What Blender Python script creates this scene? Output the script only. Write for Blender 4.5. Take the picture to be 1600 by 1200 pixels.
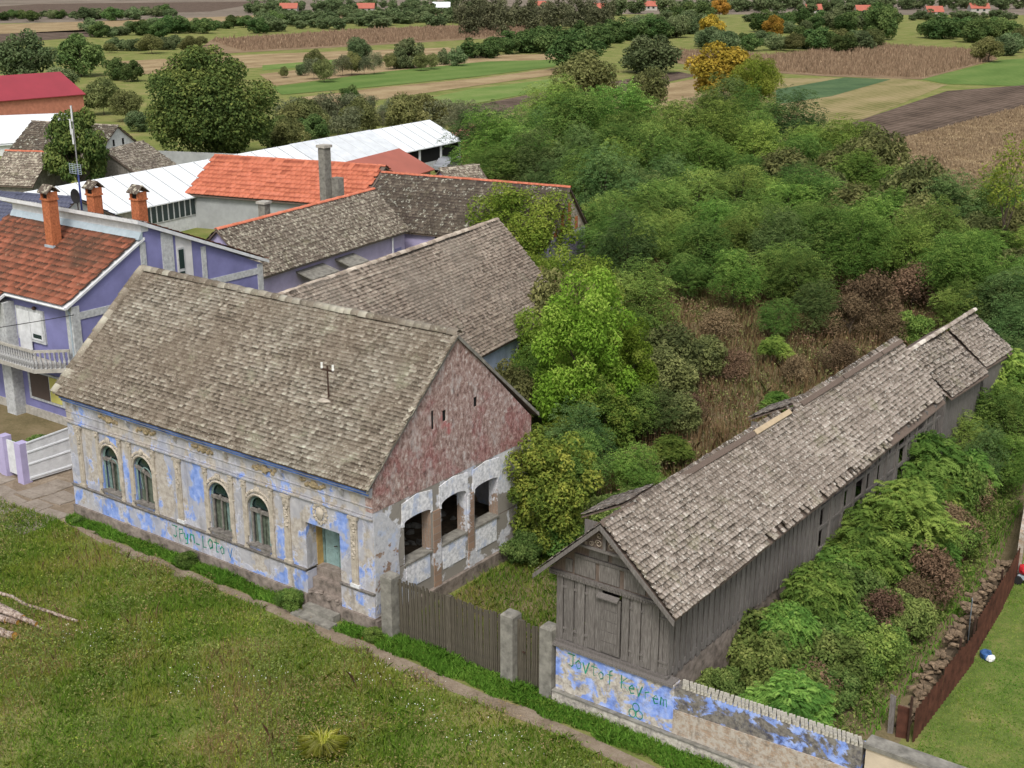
import bpy, math, random
import numpy as np
from mathutils import Vector, Matrix
R_ = math.radians
rnd = random.Random(11)
rng = np.random.default_rng(5)
for o in list(bpy.data.objects): bpy.data.objects.remove(o)
scene = bpy.context.scene
COL = scene.collection

# ------------------------------------------------------------------ camera, sky, sun, exposure
FPX, PITCH, YAW = 2018.56, 0.3105, -0.6397
CAM = np.array([27.3717, -29.0024, 21.685])
cam = bpy.data.cameras.new('camera'); camo = bpy.data.objects.new('camera', cam); COL.objects.link(camo)
cam.sensor_fit = 'HORIZONTAL'; cam.sensor_width = 36; cam.lens = FPX / 1600 * 36; cam.clip_end = 8000; cam.clip_start = .5
camo.location = CAM; camo.rotation_euler = (math.pi / 2 - PITCH, 0, -YAW)
scene.camera = camo
SUN_EL, SUN_AZ = R_(52), R_(150)          # azimuth clockwise from +Y
w = bpy.data.worlds.new('World'); scene.world = w; w.use_nodes = True
nt = w.node_tree; bg = nt.nodes['Background']
sky = nt.nodes.new('ShaderNodeTexSky'); sky.sky_type = 'NISHITA'; sky.sun_disc = False
sky.sun_elevation = SUN_EL; sky.sun_rotation = SUN_AZ; sky.air_density = 1.0; sky.dust_density = 4.0; sky.ozone_density = 1.0
hs = nt.nodes.new('ShaderNodeHueSaturation'); hs.inputs['Saturation'].default_value = .35
nt.links.new(sky.outputs[0], hs.inputs['Color']); nt.links.new(hs.outputs[0], bg.inputs[0]); bg.inputs[1].default_value = .125
sun = bpy.data.lights.new('sun', 'SUN'); sun.energy = 1.5; sun.angle = R_(14); sun.color = (1, .96, .9)
so = bpy.data.objects.new('sun', sun); COL.objects.link(so)
so.rotation_euler = (math.pi / 2 - SUN_EL, 0, math.pi - SUN_AZ); so.location = (0, -20, 60)
vs = scene.view_settings; vs.view_transform = 'Standard'; vs.look = 'None'; vs.exposure = .64; vs.gamma = 1
scene.render.engine = 'CYCLES'
scene.cycles.max_bounces = 6; scene.cycles.diffuse_bounces = 3; scene.cycles.transmission_bounces = 4; scene.cycles.transparent_max_bounces = 4

# pixel of the photograph (1600x1200) -> point on the level z
_F = np.array([math.sin(YAW) * math.cos(PITCH), math.cos(YAW) * math.cos(PITCH), -math.sin(PITCH)])
_R = np.array([math.cos(YAW), -math.sin(YAW), 0]); _U = np.cross(_R, _F)
def G(x, y, z=0.0):
    d = _F + _R * (x - 800) / FPX - _U * (y - 600) / FPX
    p = CAM + d * (z - CAM[2]) / d[2]; return Vector((p[0], p[1], z))
def pix(p):
    d = np.asarray(p, float) - CAM; z = d @ _F
    return 800 + FPX * (d @ _R) / z, 600 - FPX * (d @ _U) / z, z

# ------------------------------------------------------------------ materials
class NB:
    def __init__(s, name, rough=.9, spec=.2):
        s.m = bpy.data.materials.new(name); s.m.use_nodes = True; s.t = s.m.node_tree
        s.b = s.t.nodes['Principled BSDF']; s.b.inputs['Roughness'].default_value = rough
        s.b.inputs['Specular IOR Level'].default_value = spec; s._v = None
    def n(s, k, **kw):
        x = s.t.nodes.new(k)
        for a, b in kw.items(): setattr(x, a, b)
        return x
    def l(s, a, b): s.t.links.new(a, b)
    def put(s, sock, v):
        if isinstance(v, (int, float)): sock.default_value = v
        elif isinstance(v, (tuple, list)): sock.default_value = (*v, 1) if len(v) == 3 and sock.type == 'RGBA' else v
        else: s.l(v, sock)
    def vec(s, kind='Object'):
        return s.n('ShaderNodeTexCoord').outputs[kind]
    def pos(s): return s.n('ShaderNodeNewGeometry').outputs['Position']
    def mapv(s, v, scale=(1, 1, 1), rot=(0, 0, 0)):
        m = s.n('ShaderNodeMapping'); m.inputs['Scale'].default_value = scale; m.inputs['Rotation'].default_value = rot; s.l(v, m.inputs[0]); return m.outputs[0]
    def noise(s, v, sc, det=4, rough=.6, dist=0):
        x = s.n('ShaderNodeTexNoise'); s.l(v, x.inputs['Vector']); x.inputs['Scale'].default_value = sc
        x.inputs['Detail'].default_value = det; x.inputs['Roughness'].default_value = rough; x.inputs['Distortion'].default_value = dist; return x.outputs['Fac']
    def vor(s, v, sc, out='Distance', feature='F1'):
        x = s.n('ShaderNodeTexVoronoi', feature=feature); s.l(v, x.inputs['Vector']); x.inputs['Scale'].default_value = sc; return x.outputs[out]
    def ramp(s, f, stops, interp='LINEAR'):
        x = s.n('ShaderNodeValToRGB'); cr = x.color_ramp; cr.interpolation = interp
        while len(cr.elements) < len(stops): cr.elements.new(.5)
        for e, (p, c) in zip(cr.elements, stops):
            e.position = p; e.color = (c, c, c, 1) if isinstance(c, (int, float)) else (*c, 1)
        s.l(f, x.inputs[0]); return x.outputs[0]
    def step(s, f, a, b): return s.ramp(f, [(a, 0.), (b, 1.)])
    def mix(s, f, a, b, mode='MIX'):
        x = s.n('ShaderNodeMix', data_type='RGBA', blend_type=mode); s.put(x.inputs[0], f); s.put(x.inputs[6], a); s.put(x.inputs[7], b); return x.outputs[2]
    def math(s, op, a, b=0.):
        x = s.n('ShaderNodeMath', operation=op); s.put(x.inputs[0], a); s.put(x.inputs[1], b); return x.outputs[0]
    def attr(s, name='tint'): return s.n('ShaderNodeAttribute', attribute_name=name).outputs['Fac']
    def orand(s): return s.n('ShaderNodeObjectInfo').outputs['Random']
    def xyz(s, v): 
        x = s.n('ShaderNodeSeparateXYZ'); s.l(v, x.inputs[0]); return x.outputs
    def bump(s, h, st=.4, d=.02):
        x = s.n('ShaderNodeBump'); x.inputs['Strength'].default_value = st; x.inputs['Distance'].default_value = d
        s.l(h, x.inputs['Height']); s.l(x.outputs[0], s.b.inputs['Normal'])
    def out(s, c):
        s.put(s.b.inputs['Base Color'], c); return s.m

MT = {}
def plain(name, c, rough=.85, var=.18, sc=3, spec=.2, bump=.2):
    b = NB(name, rough, spec); v = b.vec(); f = b.noise(v, sc, 5, .65)
    d = tuple(x * (1 - var * 1.6) for x in c); e = tuple(min(1, x * (1 + var)) for x in c)
    if bump: b.bump(b.noise(v, sc * 8, 3), bump, .01)
    MT[name] = b.out(b.ramp(f, [(.3, d), (.7, e)])); return MT[name]
plain('white_paint', (.58, .59, .60), .6, .12); plain('lilac', (.37, .33, .50), .8, .10, 1.2); plain('purple', (.18, .18, .35), .8, .14, .7)
plain('trim_grey', (.42, .43, .43), .85, .22, 6); plain('concrete', (.20, .19, .165), .95, .3, 3.5); plain('concrete_pale', (.36, .34, .30), .95, .2, 4)
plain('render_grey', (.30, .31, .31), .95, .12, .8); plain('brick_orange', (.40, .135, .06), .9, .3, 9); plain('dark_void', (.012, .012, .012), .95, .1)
plain('white_sheet', (.70, .73, .75), .45, .07, .5, .4, .05); plain('white_sheet_old', (.58, .61, .63), .5, .1, 1, .4, .1)
plain('terracotta_sheet', (.34, .10, .065), .5, .08, .5, .4, .05); plain('red_sheet', (.27, .03, .042), .4, .08, .4, .5, .05)
plain('rust', (.085, .034, .022), .85, .35, 2.5); plain('teal_wood', (.15, .22, .205), .75, .25, 5); plain('teal_door', (.22, .32, .31), .7, .15, 4)
plain('curtain', (.10, .12, .09), .95, .35, 5); plain('old_wood_pale', (.30, .25, .2), .9, .3, 8); plain('glass_dark', (.015, .03, .028), .12, .1, 1, .6, 0)
plain('ochre_plaster', (.40, .27, .10), .9, .2, 4); plain('ornament', (.39, .345, .285), .9, .22, 5); plain('ornament_ochre', (.31, .245, .15), .95, .35, 9)
plain('iron', (.05, .028, .02), .8, .3, 10); plain('insulator', (.75, .75, .72), .3, .05); plain('bark', (.085, .065, .048), .95, .35, 6)
plain('grey_wood', (.17, .155, .14), .95, .3, 6); plain('mast_blue', (.06, .08, .25), .5, .1); plain('mast_grey', (.22, .22, .22), .6, .1)
plain('tan_board', (.42, .33, .22), .95, .1, 3); plain('yellow_blind', (.45, .42, .12), .7, .05); plain('brown_blind', (.08, .06, .05), .7, .05)
plain('car_paint', (.22, .23, .25), .3, .03, 1, .6, 0); plain('tyre', (.02, .02, .02), .9, .1); plain('plastic_blue', (.04, .10, .25), .4, .2, 9)
plain('plastic_white', (.7, .7, .7), .4, .15, 12); plain('plastic_red', (.5, .03, .04), .4, .1); plain('soil', (.10, .075, .05), 1, .3, 3)
plain('graffiti_green', (.02, .22, .14), .7, .5, 5); plain('graffiti_blue', (.02, .16, .42), .6, .25, 8); plain('log_cut', (.55, .28, .06), .9, .15, 8); plain('salmon_wall', (.42, .17, .11), .9, .15, 2)
plain('petal', (.75, .75, .7), .8, .05); plain('blue_tile', (.07, .075, .115), .5, .12, 1.5, .4); plain('stone_rubble', (.20, .145, .095), .95, .45, 7)
plain('plinth_stone', (.21, .175, .15), .97, .38, 3.2, .1, .8); plain('sill_stone', (.17, .155, .14), .97, .35, 6); plain('coping_brick', (.34, .32, .27), .95, .32, 9); plain('zinc', (.32, .38, .42), .5, .1)

def facade_mat(name, blue_amt, sc=.75):
    b = NB(name, .95, .06); v = b.vec(); x, y, z = b.xyz(v)
    n1 = b.noise(b.mapv(v, (1, 1, .75)), sc, 6, .62, .35); n2 = b.noise(v, 5, 6, .7)
    comb = b.math('ADD', n1, b.math('MULTIPLY', n2, .16))
    stain = b.noise(b.mapv(v, (1.6, 1.6, .35)), 1.6, 5, .65)
    plaster = b.ramp(n2, [(.3, (.22, .195, .175)), (.5, (.37, .335, .295)), (.7, (.48, .445, .405))])
    greyed = b.ramp(b.noise(v, 2.2, 5), [(.32, (.27, .275, .31)), (.66, (.40, .395, .415))])
    blue = b.ramp(b.noise(v, 3.5, 5), [(.3, (.12, .20, .47)), (.52, (.21, .30, .60)), (.7, (.36, .43, .66))])
    c = b.mix(b.step(comb, blue_amt, blue_amt + .03), plaster, blue)
    g = b.noise(b.mapv(v, (.9, .9, .6)), sc * 1.6, 5, .6)
    c = b.mix(b.math('MULTIPLY', b.step(g, .475, .51), .88), c, greyed)
    edge = b.math('MULTIPLY', b.math('SUBTRACT', 1., b.step(b.math('ABSOLUTE', b.math('SUBTRACT', comb, blue_amt + .015)), .0, .03)), .45)
    c = b.mix(edge, c, (.55, .55, .6))
    c = b.mix(b.math('MULTIPLY', b.step(stain, .54, .74), .6), c, (.13, .115, .10))
    b.bump(b.math('ADD', b.step(comb, blue_amt, blue_amt + .03), n2), .5, .02)
    MT[name] = b.out(c)
facade_mat('facade', .572, .6); facade_mat('facade_low', .565, .8); facade_mat('frieze', .63, .8)

def gable_mat():
    b = NB('gable_red', .97, .04); v = b.vec(); n = b.noise(v, .55, 6, .65, .4); f = b.noise(b.mapv(v, (1.2, 1.2, .85)), 5, 8, .8, .5); x, y, z = b.xyz(v)
    base = b.ramp(f, [(.36, (.10, .072, .065)), (.45, (.26, .168, .145)), (.54, (.375, .275, .245)), (.62, (.56, .51, .48))])
    red = b.ramp(f, [(.36, (.12, .065, .06)), (.5, (.29, .14, .128)), (.62, (.46, .32, .30))])
    m = b.math('ADD', b.math('ADD', n, b.math('MULTIPLY', b.math('SUBTRACT', 6.2, z), .03)), b.math('MULTIPLY', b.noise(v, 3, 6, .7), .25))
    c = b.mix(b.step(m, .62, .72), base, red)
    c = b.mix(b.math('MULTIPLY', b.step(b.noise(v, .45, 4, .6), .62, .66), .7), c, (.40, .12, .12))
    c = b.mix(b.math('MULTIPLY', b.step(b.noise(b.mapv(v, (1, 1.3, .8)), 1.2, 7, .8), .53, .64), .75), c, (.47, .43, .41))
    c = b.mix(b.math('MULTIPLY', b.step(b.noise(b.mapv(v, (3, 3, .7)), 2.2, 6, .8), .56, .68), .65), c, (.085, .07, .068))
    b.bump(f, .9, .03); MT['gable_red'] = b.out(c)
gable_mat()
def gable_low_mat(name, brick_amt, tint=(.62, .62, .64)):
    b = NB(name, .95); v = b.vec(); n = b.noise(v, .9, 6, .6, .3); f = b.noise(v, 7, 5, .7)
    bt = b.n('ShaderNodeTexBrick'); b.l(b.mapv(v, (1, 1, 1), (R_(90), 0, R_(90))), bt.inputs['Vector'])
    bt.inputs['Scale'].default_value = 1; bt.inputs['Brick Width'].default_value = .27; bt.inputs['Row Height'].default_value = .075; bt.inputs['Mortar Size'].default_value = .01
    bt.inputs['Color1'].default_value = (.30, .20, .14, 1); bt.inputs['Color2'].default_value = (.22, .15, .11, 1); bt.inputs['Mortar'].default_value = (.25, .23, .2, 1)
    white = b.ramp(f, [(.3, (.36, .37, .4)), (.6, tint)])
    blue = b.mix(b.math('MULTIPLY', b.step(b.noise(v, 1.6, 5), .54, .62), .8), white, (.40, .46, .60))
    c = b.mix(b.step(b.math('ADD', n, b.math('MULTIPLY', f, .12)), brick_amt, brick_amt + .03), bt.outputs[0], blue)
    c = b.mix(b.math('MULTIPLY', b.step(b.noise(v, 2.6, 6, .75), .55, .7), .5), c, (.12, .11, .10))
    b.bump(f, .5, .02); MT[name] = b.out(c)
gable_low_mat('gable_low', .58); gable_low_mat('gable_white', .30, (.76, .76, .77)); gable_low_mat('pier', .62); gable_low_mat('wall_stain', .45, (.5, .5, .52))
def street_wall_mat(name, amt, dirt, pm=1.):
    b = NB(name, .95); v = b.vec(); n = b.noise(b.mapv(v, (.8, 1, 1)), 1.3, 6, .66, .6); f = b.noise(v, 6, 6, .72)
    blue = b.ramp(b.noise(v, 2.6, 5), [(.3, (.10, .17, .48)), (.5, (.22, .32, .68)), (.75, (.48, .54, .74))])
    pl = b.ramp(f, [(.36, tuple(.20 * pm * k for k in (1.1, 1, .95))), (.5, tuple(.38 * pm * k for k in (1.1, 1, .86))), (.64, tuple(.52 * pm * k for k in (1.05, 1, .9)))])
    c = b.mix(b.step(b.math('ADD', n, b.math('MULTIPLY', f, .2)), amt, amt + .05), pl, blue)
    c = b.mix(b.math('MULTIPLY', b.step(b.noise(v, 2.3, 7, .8), .5, .62), dirt), c, (.05, .05, .07))
    b.bump(f, .6, .02); MT[name] = b.out(c)
street_wall_mat('street_wall', .57, .4); street_wall_mat('street_wall_dark', .62, .9, .42); street_wall_mat('street_wall_base', .80, .45)
def brick_worn():
    b = NB('worn_brick', .95); v = b.vec(); f = b.noise(v, 5, 6, .7); bt = b.n('ShaderNodeTexBrick')
    b.l(b.mapv(v, (1, 1, 1), (R_(90), 0, 0)), bt.inputs['Vector']); bt.inputs['Scale'].default_value = 1
    bt.inputs['Brick Width'].default_value = .28; bt.inputs['Row Height'].default_value = .08; bt.inputs['Mortar Size'].default_value = .008
    bt.inputs['Color1'].default_value = (.35, .25, .175, 1); bt.inputs['Color2'].default_value = (.29, .22, .16, 1); bt.inputs['Mortar'].default_value = (.24, .2, .16, 1)
    c = b.mix(b.step(f, .42, .56), bt.outputs[0], (.40, .36, .31)); c = b.mix(b.math('MULTIPLY', b.step(b.noise(v, 1.7, 6, .75), .52, .62), .7), c, (.14, .12, .1))
    b.bump(f, .8, .03); MT['worn_brick'] = b.out(c)
brick_worn()
def tile_mat(name, stops, lichen, dark, moss=(.07, .085, .03), ls=9, lt=.60, zone=None):
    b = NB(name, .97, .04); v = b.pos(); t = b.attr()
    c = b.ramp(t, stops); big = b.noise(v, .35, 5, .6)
    c = b.mix(b.math('MULTIPLY', b.step(big, .45, .62), .5), c, dark)
    l1 = b.noise(v, ls, 5, .75); c = b.mix(b.math('MULTIPLY', b.step(l1, lt, lt + .06), .85), c, lichen)
    c = b.mix(b.math('MULTIPLY', b.step(b.noise(v, .8, 6, .7), .56, .68), .45), c, moss)
    if zone:
        c = b.mix(b.step(b.noise(v, .28, 5, .6, .5), .45, .62), c, b.mix(1., c, zone, 'MULTIPLY'))
        c = b.mix(b.math('MULTIPLY', b.step(b.noise(v, 26, 3, .7), .62, .68), .8), c, tuple(min(1, k * 1.25) for k in lichen))
        c = b.mix(b.math('MULTIPLY', b.step(b.noise(b.mapv(v, (1.6, .5, .5)), .9, 6, .75), .58, .72), .5), c, tuple(k * .45 for k in dark))
    b.bump(b.noise(v, 30, 4, .7), .5, .01); MT[name] = b.out(c)
tile_mat('tile_house', [(0, (.035, .027, .02)), (.3, (.15, .123, .096)), (.65, (.24, .207, .167)), (1, (.47, .44, .36))], (.50, .48, .38), (.15, .118, .088), (.27, .265, .185), 13, .60, (1.2, 1.27, 1.3))
tile_mat('tile_shed', [(0, (.035, .028, .022)), (.3, (.21, .175, .145)), (.75, (.35, .30, .265)), (1, (.55, .51, .45))], (.55, .52, .47), (.19, .155, .13), (.20, .19, .12), 8, .57, (1.12, 1.13, 1.13))
tile_mat('tile_wing', [(0, (.045, .035, .028)), (.35, (.22, .175, .14)), (.75, (.32, .265, .215)), (1, (.46, .40, .33))], (.46, .42, .35), (.20, .17, .14), (.20, .185, .14), 7, .59, (1.15, 1.17, 1.18))
tile_mat('tile_lilac', [(0, (.07, .055, .045)), (.5, (.21, .175, .14)), (1, (.42, .37, .30))], (.46, .43, .34), (.13, .105, .085), (.17, .16, .10), 4, .53)
tile_mat('tile_dark', [(0, (.05, .04, .035)), (.5, (.11, .09, .07)), (1, (.22, .19, .15))], (.40, .40, .33), (.06, .052, .04), (.06, .06, .03), 2.6, .57)
tile_mat('tile_red', [(0, (.06, .035, .025)), (.45, (.235, .085, .052)), (1, (.38, .15, .095))], (.26, .16, .11), (.07, .05, .036), (.085, .062, .042), 3, .60)
tile_mat('tile_orange', [(0, (.20, .055, .035)), (.3, (.43, .14, .08)), (.5, (.47, .155, .095)), (1, (.51, .18, .115))], (.5, .18, .115), (.43, .135, .08), (.41, .14, .08), 3, .7)

def plank_mat(name, c0, c1):
    b = NB(name, .95); v = b.vec(); r = b.orand(); g = b.noise(b.mapv(v, (14, 14, 1.2)), 2.5, 5, .7)
    c = b.ramp(g, [(.25, tuple(x * .45 for x in c0)), (.5, c0), (.75, c1)])
    c = b.mix(b.math('MULTIPLY', r, .35), c, tuple(x * .55 for x in c0)); b.bump(g, .6, .01); MT[name] = b.out(c)
plank_mat('plank_grey', (.14, .126, .116), (.245, .23, .215)); plank_mat('picket', (.085, .074, .055), (.155, .138, .108)); plank_mat('plank_brown', (.14, .105, .085), (.21, .17, .145))
def birch():
    b = NB('log_bark', .9); v = b.vec(); n = b.noise(v, 9, 5, .7)
    MT['log_bark'] = b.out(b.ramp(n, [(.38, (.07, .05, .04)), (.48, (.25, .19, .155)), (.62, (.40, .34, .29))]))
birch()

def leaf_mat(name, a, c, d, trans=.3, orange=None):
    b = NB(name, .8, .03); t = b.attr(); r = b.orand()
    col = b.ramp(t, [(0., a), (.5, c), (1., d)])
    hv = b.n('ShaderNodeHueSaturation'); b.l(col, hv.inputs['Color'])
    r2 = b.math('FRACT', b.math('MULTIPLY', r, 7.31)); b.l(b.math('ADD', .475, b.math('MULTIPLY', r2, .04)), hv.inputs['Hue']); b.l(b.math('ADD', .72, b.math('MULTIPLY', r, .62)), hv.inputs['Value'])
    col = hv.outputs[0]
    b.put(b.b.inputs['Base Color'], col)
    tr = b.n('ShaderNodeBsdfTranslucent'); b.l(col, tr.inputs[0]); mx = b.n('ShaderNodeMixShader'); mx.inputs[0].default_value = trans
    o = b.t.nodes['Material Output']; b.l(b.b.outputs[0], mx.inputs[1]); b.l(tr.outputs[0], mx.inputs[2]); b.l(mx.outputs[0], o.inputs[0]); MT[name] = b.m
leaf_mat('leaf_robinia', (.06, .115, .028), (.125, .215, .048), (.24, .33, .08), .40)
leaf_mat('leaf_dark', (.042, .08, .026), (.08, .135, .042), (.15, .21, .07), .33)
leaf_mat('leaf_mid', (.06, .10, .025), (.125, .19, .05), (.24, .30, .09), .35)
leaf_mat('leaf_bright', (.085, .17, .02), (.17, .30, .035), (.31, .42, .08), .42)
leaf_mat('leaf_yellowgreen', (.10, .15, .025), (.22, .28, .045), (.42, .43, .09), .42)
leaf_mat('leaf_lime', (.085, .15, .022), (.19, .27, .04), (.34, .39, .075), .42)
leaf_mat('leaf_olive', (.08, .095, .038), (.15, .17, .06), (.24, .25, .10), .35)
leaf_mat('leaf_orange', (.19, .15, .025), (.33, .22, .035), (.46, .30, .06), .38)
leaf_mat('leaf_brown', (.09, .065, .04), (.18, .125, .075), (.29, .20, .12), .3)
leaf_mat('leaf_haze', (.075, .11, .05), (.125, .175, .075), (.19, .23, .11), .33)
leaf_mat('leaf_grey', (.09, .105, .055), (.165, .185, .10), (.25, .26, .15), .4)
leaf_mat('grass_blade', (.11, .25, .03), (.26, .34, .058), (.48, .375, .145), .5)
leaf_mat('grass_lush', (.065, .16, .02), (.12, .26, .035), (.22, .37, .065), .45)
leaf_mat('weed_dry', (.12, .075, .042), (.25, .165, .085), (.36, .27, .15), .35)
leaf_mat('stalk', (.16, .115, .07), (.27, .20, .125), (.40, .32, .20), .3)

def ground_mat(name, stops, sc=.5, fine=6, b_=.6, rows=None, rs=1.1):
    b = NB(name, 1, .05); v = b.pos(); n = b.noise(v, sc, 8, .68, .4); f = b.noise(v, fine, 5, .75)
    mixv = b.math('ADD', b.math('MULTIPLY', n, .65), b.math('MULTIPLY', f, .35))
    if rows is not None:
        wv = b.n('ShaderNodeTexWave', bands_direction='X'); b.l(b.mapv(v, (1, 1, 1), (0, 0, -R_(rows))), wv.inputs['Vector']); wv.inputs['Scale'].default_value = .3 / rs; wv.inputs['Distortion'].default_value = 1.6; wv.inputs['Detail'].default_value = 3; wv.inputs['Detail Scale'].default_value = .6
        wv2 = b.n('ShaderNodeTexWave', bands_direction='X'); b.l(b.mapv(v, (1, 1, 1), (0, 0, -R_(rows))), wv2.inputs['Vector']); wv2.inputs['Scale'].default_value = .035; wv2.inputs['Distortion'].default_value = 3; wv2.inputs['Detail'].default_value = 2
        mixv = b.math('ADD', mixv, b.math('ADD', b.math('MULTIPLY', b.math('SUBTRACT', wv.outputs['Fac'], .5), .13), b.math('MULTIPLY', b.math('SUBTRACT', wv2.outputs['Fac'], .5), .09)))
    c = b.ramp(mixv, stops); b.bump(f, b_, .08); MT[name] = b.out(c)
ANG = dict(field_stubble=0, field_green=0, field_meadow=0, field_bluegreen=0, field_plough=0, field_mixed=0, field_far=0)
ground_mat('ground', [(.33, (.08, .105, .028)), (.46, (.14, .165, .045)), (.56, (.20, .19, .07)), (.66, (.25, .20, .10))], .22)
ground_mat('lawn', [(.35, (.065, .105, .022)), (.5, (.115, .155, .038)), (.65, (.20, .19, .07))], .9)
ground_mat('yard_soil', [(.35, (.09, .08, .038)), (.5, (.155, .125, .068)), (.65, (.21, .165, .10))], .5)
ground_mat('path_dirt', [(.35, (.135, .105, .075)), (.5, (.215, .17, .125)), (.65, (.29, .24, .185))], 1.2, 9)
ground_mat('slab', [(.35, (.16, .135, .105)), (.5, (.235, .20, .165)), (.65, (.30, .265, .225))], 1.5, 10, .3)
ground_mat('field_stubble', [(.35, (.17, .12, .065)), (.5, (.26, .19, .105)), (.65, (.33, .26, .15))], .12, 1.6, rows=ANG['field_stubble'])
ground_mat('field_corn', [(.35, (.13, .085, .052)), (.5, (.20, .14, .085)), (.65, (.27, .195, .125))], .2, 1.8)
ground_mat('field_green', [(.35, (.075, .125, .03)), (.5, (.10, .16, .04)), (.65, (.14, .185, .055))], .06, .9, .2, rows=ANG['field_green'])
ground_mat('field_meadow', [(.35, (.09, .15, .035)), (.5, (.13, .19, .05)), (.65, (.18, .21, .075))], .1, 1.3, .3, rows=ANG['field_meadow'])
ground_mat('field_bluegreen', [(.35, (.05, .085, .04)), (.5, (.065, .11, .05)), (.65, (.09, .135, .06))], .15, 1.5, rows=ANG['field_bluegreen'])
ground_mat('field_plough', [(.35, (.055, .04, .03)), (.5, (.10, .073, .055)), (.65, (.15, .11, .085))], .3, 1.6, 1, rows=ANG['field_plough'])
ground_mat('field_mixed', [(.35, (.12, .12, .04)), (.5, (.22, .185, .085)), (.65, (.28, .22, .12))], .1, 1, rows=ANG['field_mixed'])
ground_mat('field_far', [(.35, (.11, .09, .07)), (.5, (.17, .14, .11)), (.65, (.23, .19, .15))], .02, .3, rows=ANG['field_far'])

# ------------------------------------------------------------------ mesh helpers
OFF = {}
class MB:
    def __init__(s): s.v = []; s.f = []
    def add(s, vs, fs):
        k = len(s.v); s.v += [tuple(x) for x in vs]; s.f += [tuple(i + k for i in f) for f in fs]; return s
    def box(s, x0, x1, y0, y1, z0, z1):
        return s.add([(x0,y0,z0),(x1,y0,z0),(x1,y1,z0),(x0,y1,z0),(x0,y0,z1),(x1,y0,z1),(x1,y1,z1),(x0,y1,z1)],
                     [(3,2,1,0),(4,5,6,7),(0,1,5,4),(1,2,6,5),(2,3,7,6),(3,0,4,7)])
    def hexa(s, p): # 8 points as box order
        return s.add(p, [(3,2,1,0),(4,5,6,7),(0,1,5,4),(1,2,6,5),(2,3,7,6),(3,0,4,7)])
    def prism(s, poly, d):  # poly: list of 3D points (planar), d: extrusion vector
        n = len(poly); d = Vector(d); a = [Vector(p) for p in poly]; b = [p + d for p in a]
        return s.add(a + b, [tuple(range(n - 1, -1, -1)), tuple(range(n, 2 * n))] + [(i, (i + 1) % n, n + (i + 1) % n, n + i) for i in range(n)])
    def tube(s, pts, r, n=6, cap=True):
        pts = [Vector(p) for p in pts]; rs = r if isinstance(r, (list, tuple)) else [r] * len(pts); rings = []
        for i, p in enumerate(pts):
            t = (pts[min(i + 1, len(pts) - 1)] - pts[max(i - 1, 0)]).normalized()
            u = t.cross(Vector((0, 0, 1)));  u = u.normalized() if u.length > 1e-3 else Vector((1, 0, 0)); v_ = t.cross(u)
            rings.append([p + (u * math.cos(a) + v_ * math.sin(a)) * rs[i] for a in [2 * math.pi * k / n for k in range(n)]])
        fs = [(i * n + k, i * n + (k + 1) % n, (i + 1) * n + (k + 1) % n, (i + 1) * n + k) for i in range(len(pts) - 1) for k in range(n)]
        if cap: fs += [tuple(range(n - 1, -1, -1)), tuple((len(pts) - 1) * n + k for k in range(n))]
        return s.add([q for r_ in rings for q in r_], fs)
    def lump(s, c, r, seed=0, n=(6, 4), jit=.25):
        q = random.Random(seed); c = Vector(c); r = r if isinstance(r, (tuple, list)) else (r, r, r); vs = []
        for j in range(1, n[1]):
            th = math.pi * j / n[1]
            for i in range(n[0]):
                ph = 2 * math.pi * i / n[0]; k = 1 + q.uniform(-jit, jit)
                vs.append((c.x + r[0] * k * math.sin(th) * math.cos(ph), c.y + r[1] * k * math.sin(th) * math.sin(ph), c.z + r[2] * k * math.cos(th)))
        m = n[0]; fs = [(j * m + i, (j + 1) * m + i, (j + 1) * m + (i + 1) % m, j * m + (i + 1) % m) for j in range(n[1] - 2) for i in range(m)]
        a = len(vs); vs += [(c.x, c.y, c.z + r[2]), (c.x, c.y, c.z - r[2])]
        fs += [(a, i, (i + 1) % m) for i in range(m)] + [(a + 1, (n[1] - 2) * m + (i + 1) % m, (n[1] - 2) * m + i) for i in range(m)]
        return s.add(vs, fs)
    def build(s, name, mat, parent=None, smooth=False, off=None):
        o_ = off if off is not None else (OFF.get(parent.name, Vector()) if parent else Vector())
        me = bpy.data.meshes.new(name); me.from_pydata([tuple(Vector(p) - o_) for p in s.v], [], s.f); me.materials.append(MT[mat] if isinstance(mat, str) else mat)
        if smooth: me.polygons.foreach_set('use_smooth', [True] * len(me.polygons))
        o = bpy.data.objects.new(name, me); COL.objects.link(o)
        if parent: o.parent = parent; OFF[o.name] = o_
        return o
def tag(o, label=None, cat=None, group=None, kind=None):
    if label: o['label'] = label
    if cat: o['category'] = cat
    if group: o['group'] = group
    if kind: o['kind'] = kind
    return o
def thing(name, label, cat, loc=(0, 0, 0), rz=0, group=None, local=False):
    o = bpy.data.objects.new(name, None); COL.objects.link(o); o.empty_display_size = .3
    o.location = loc; o.rotation_euler = (0, 0, rz); OFF[o.name] = Vector() if local else Vector(loc)
    return tag(o, label, cat, group)
def inst(name, me, parent, M):
    o = bpy.data.objects.new(name, me); COL.objects.link(o)
    if parent: o.parent = parent
    o.matrix_basis = M; return o
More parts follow.
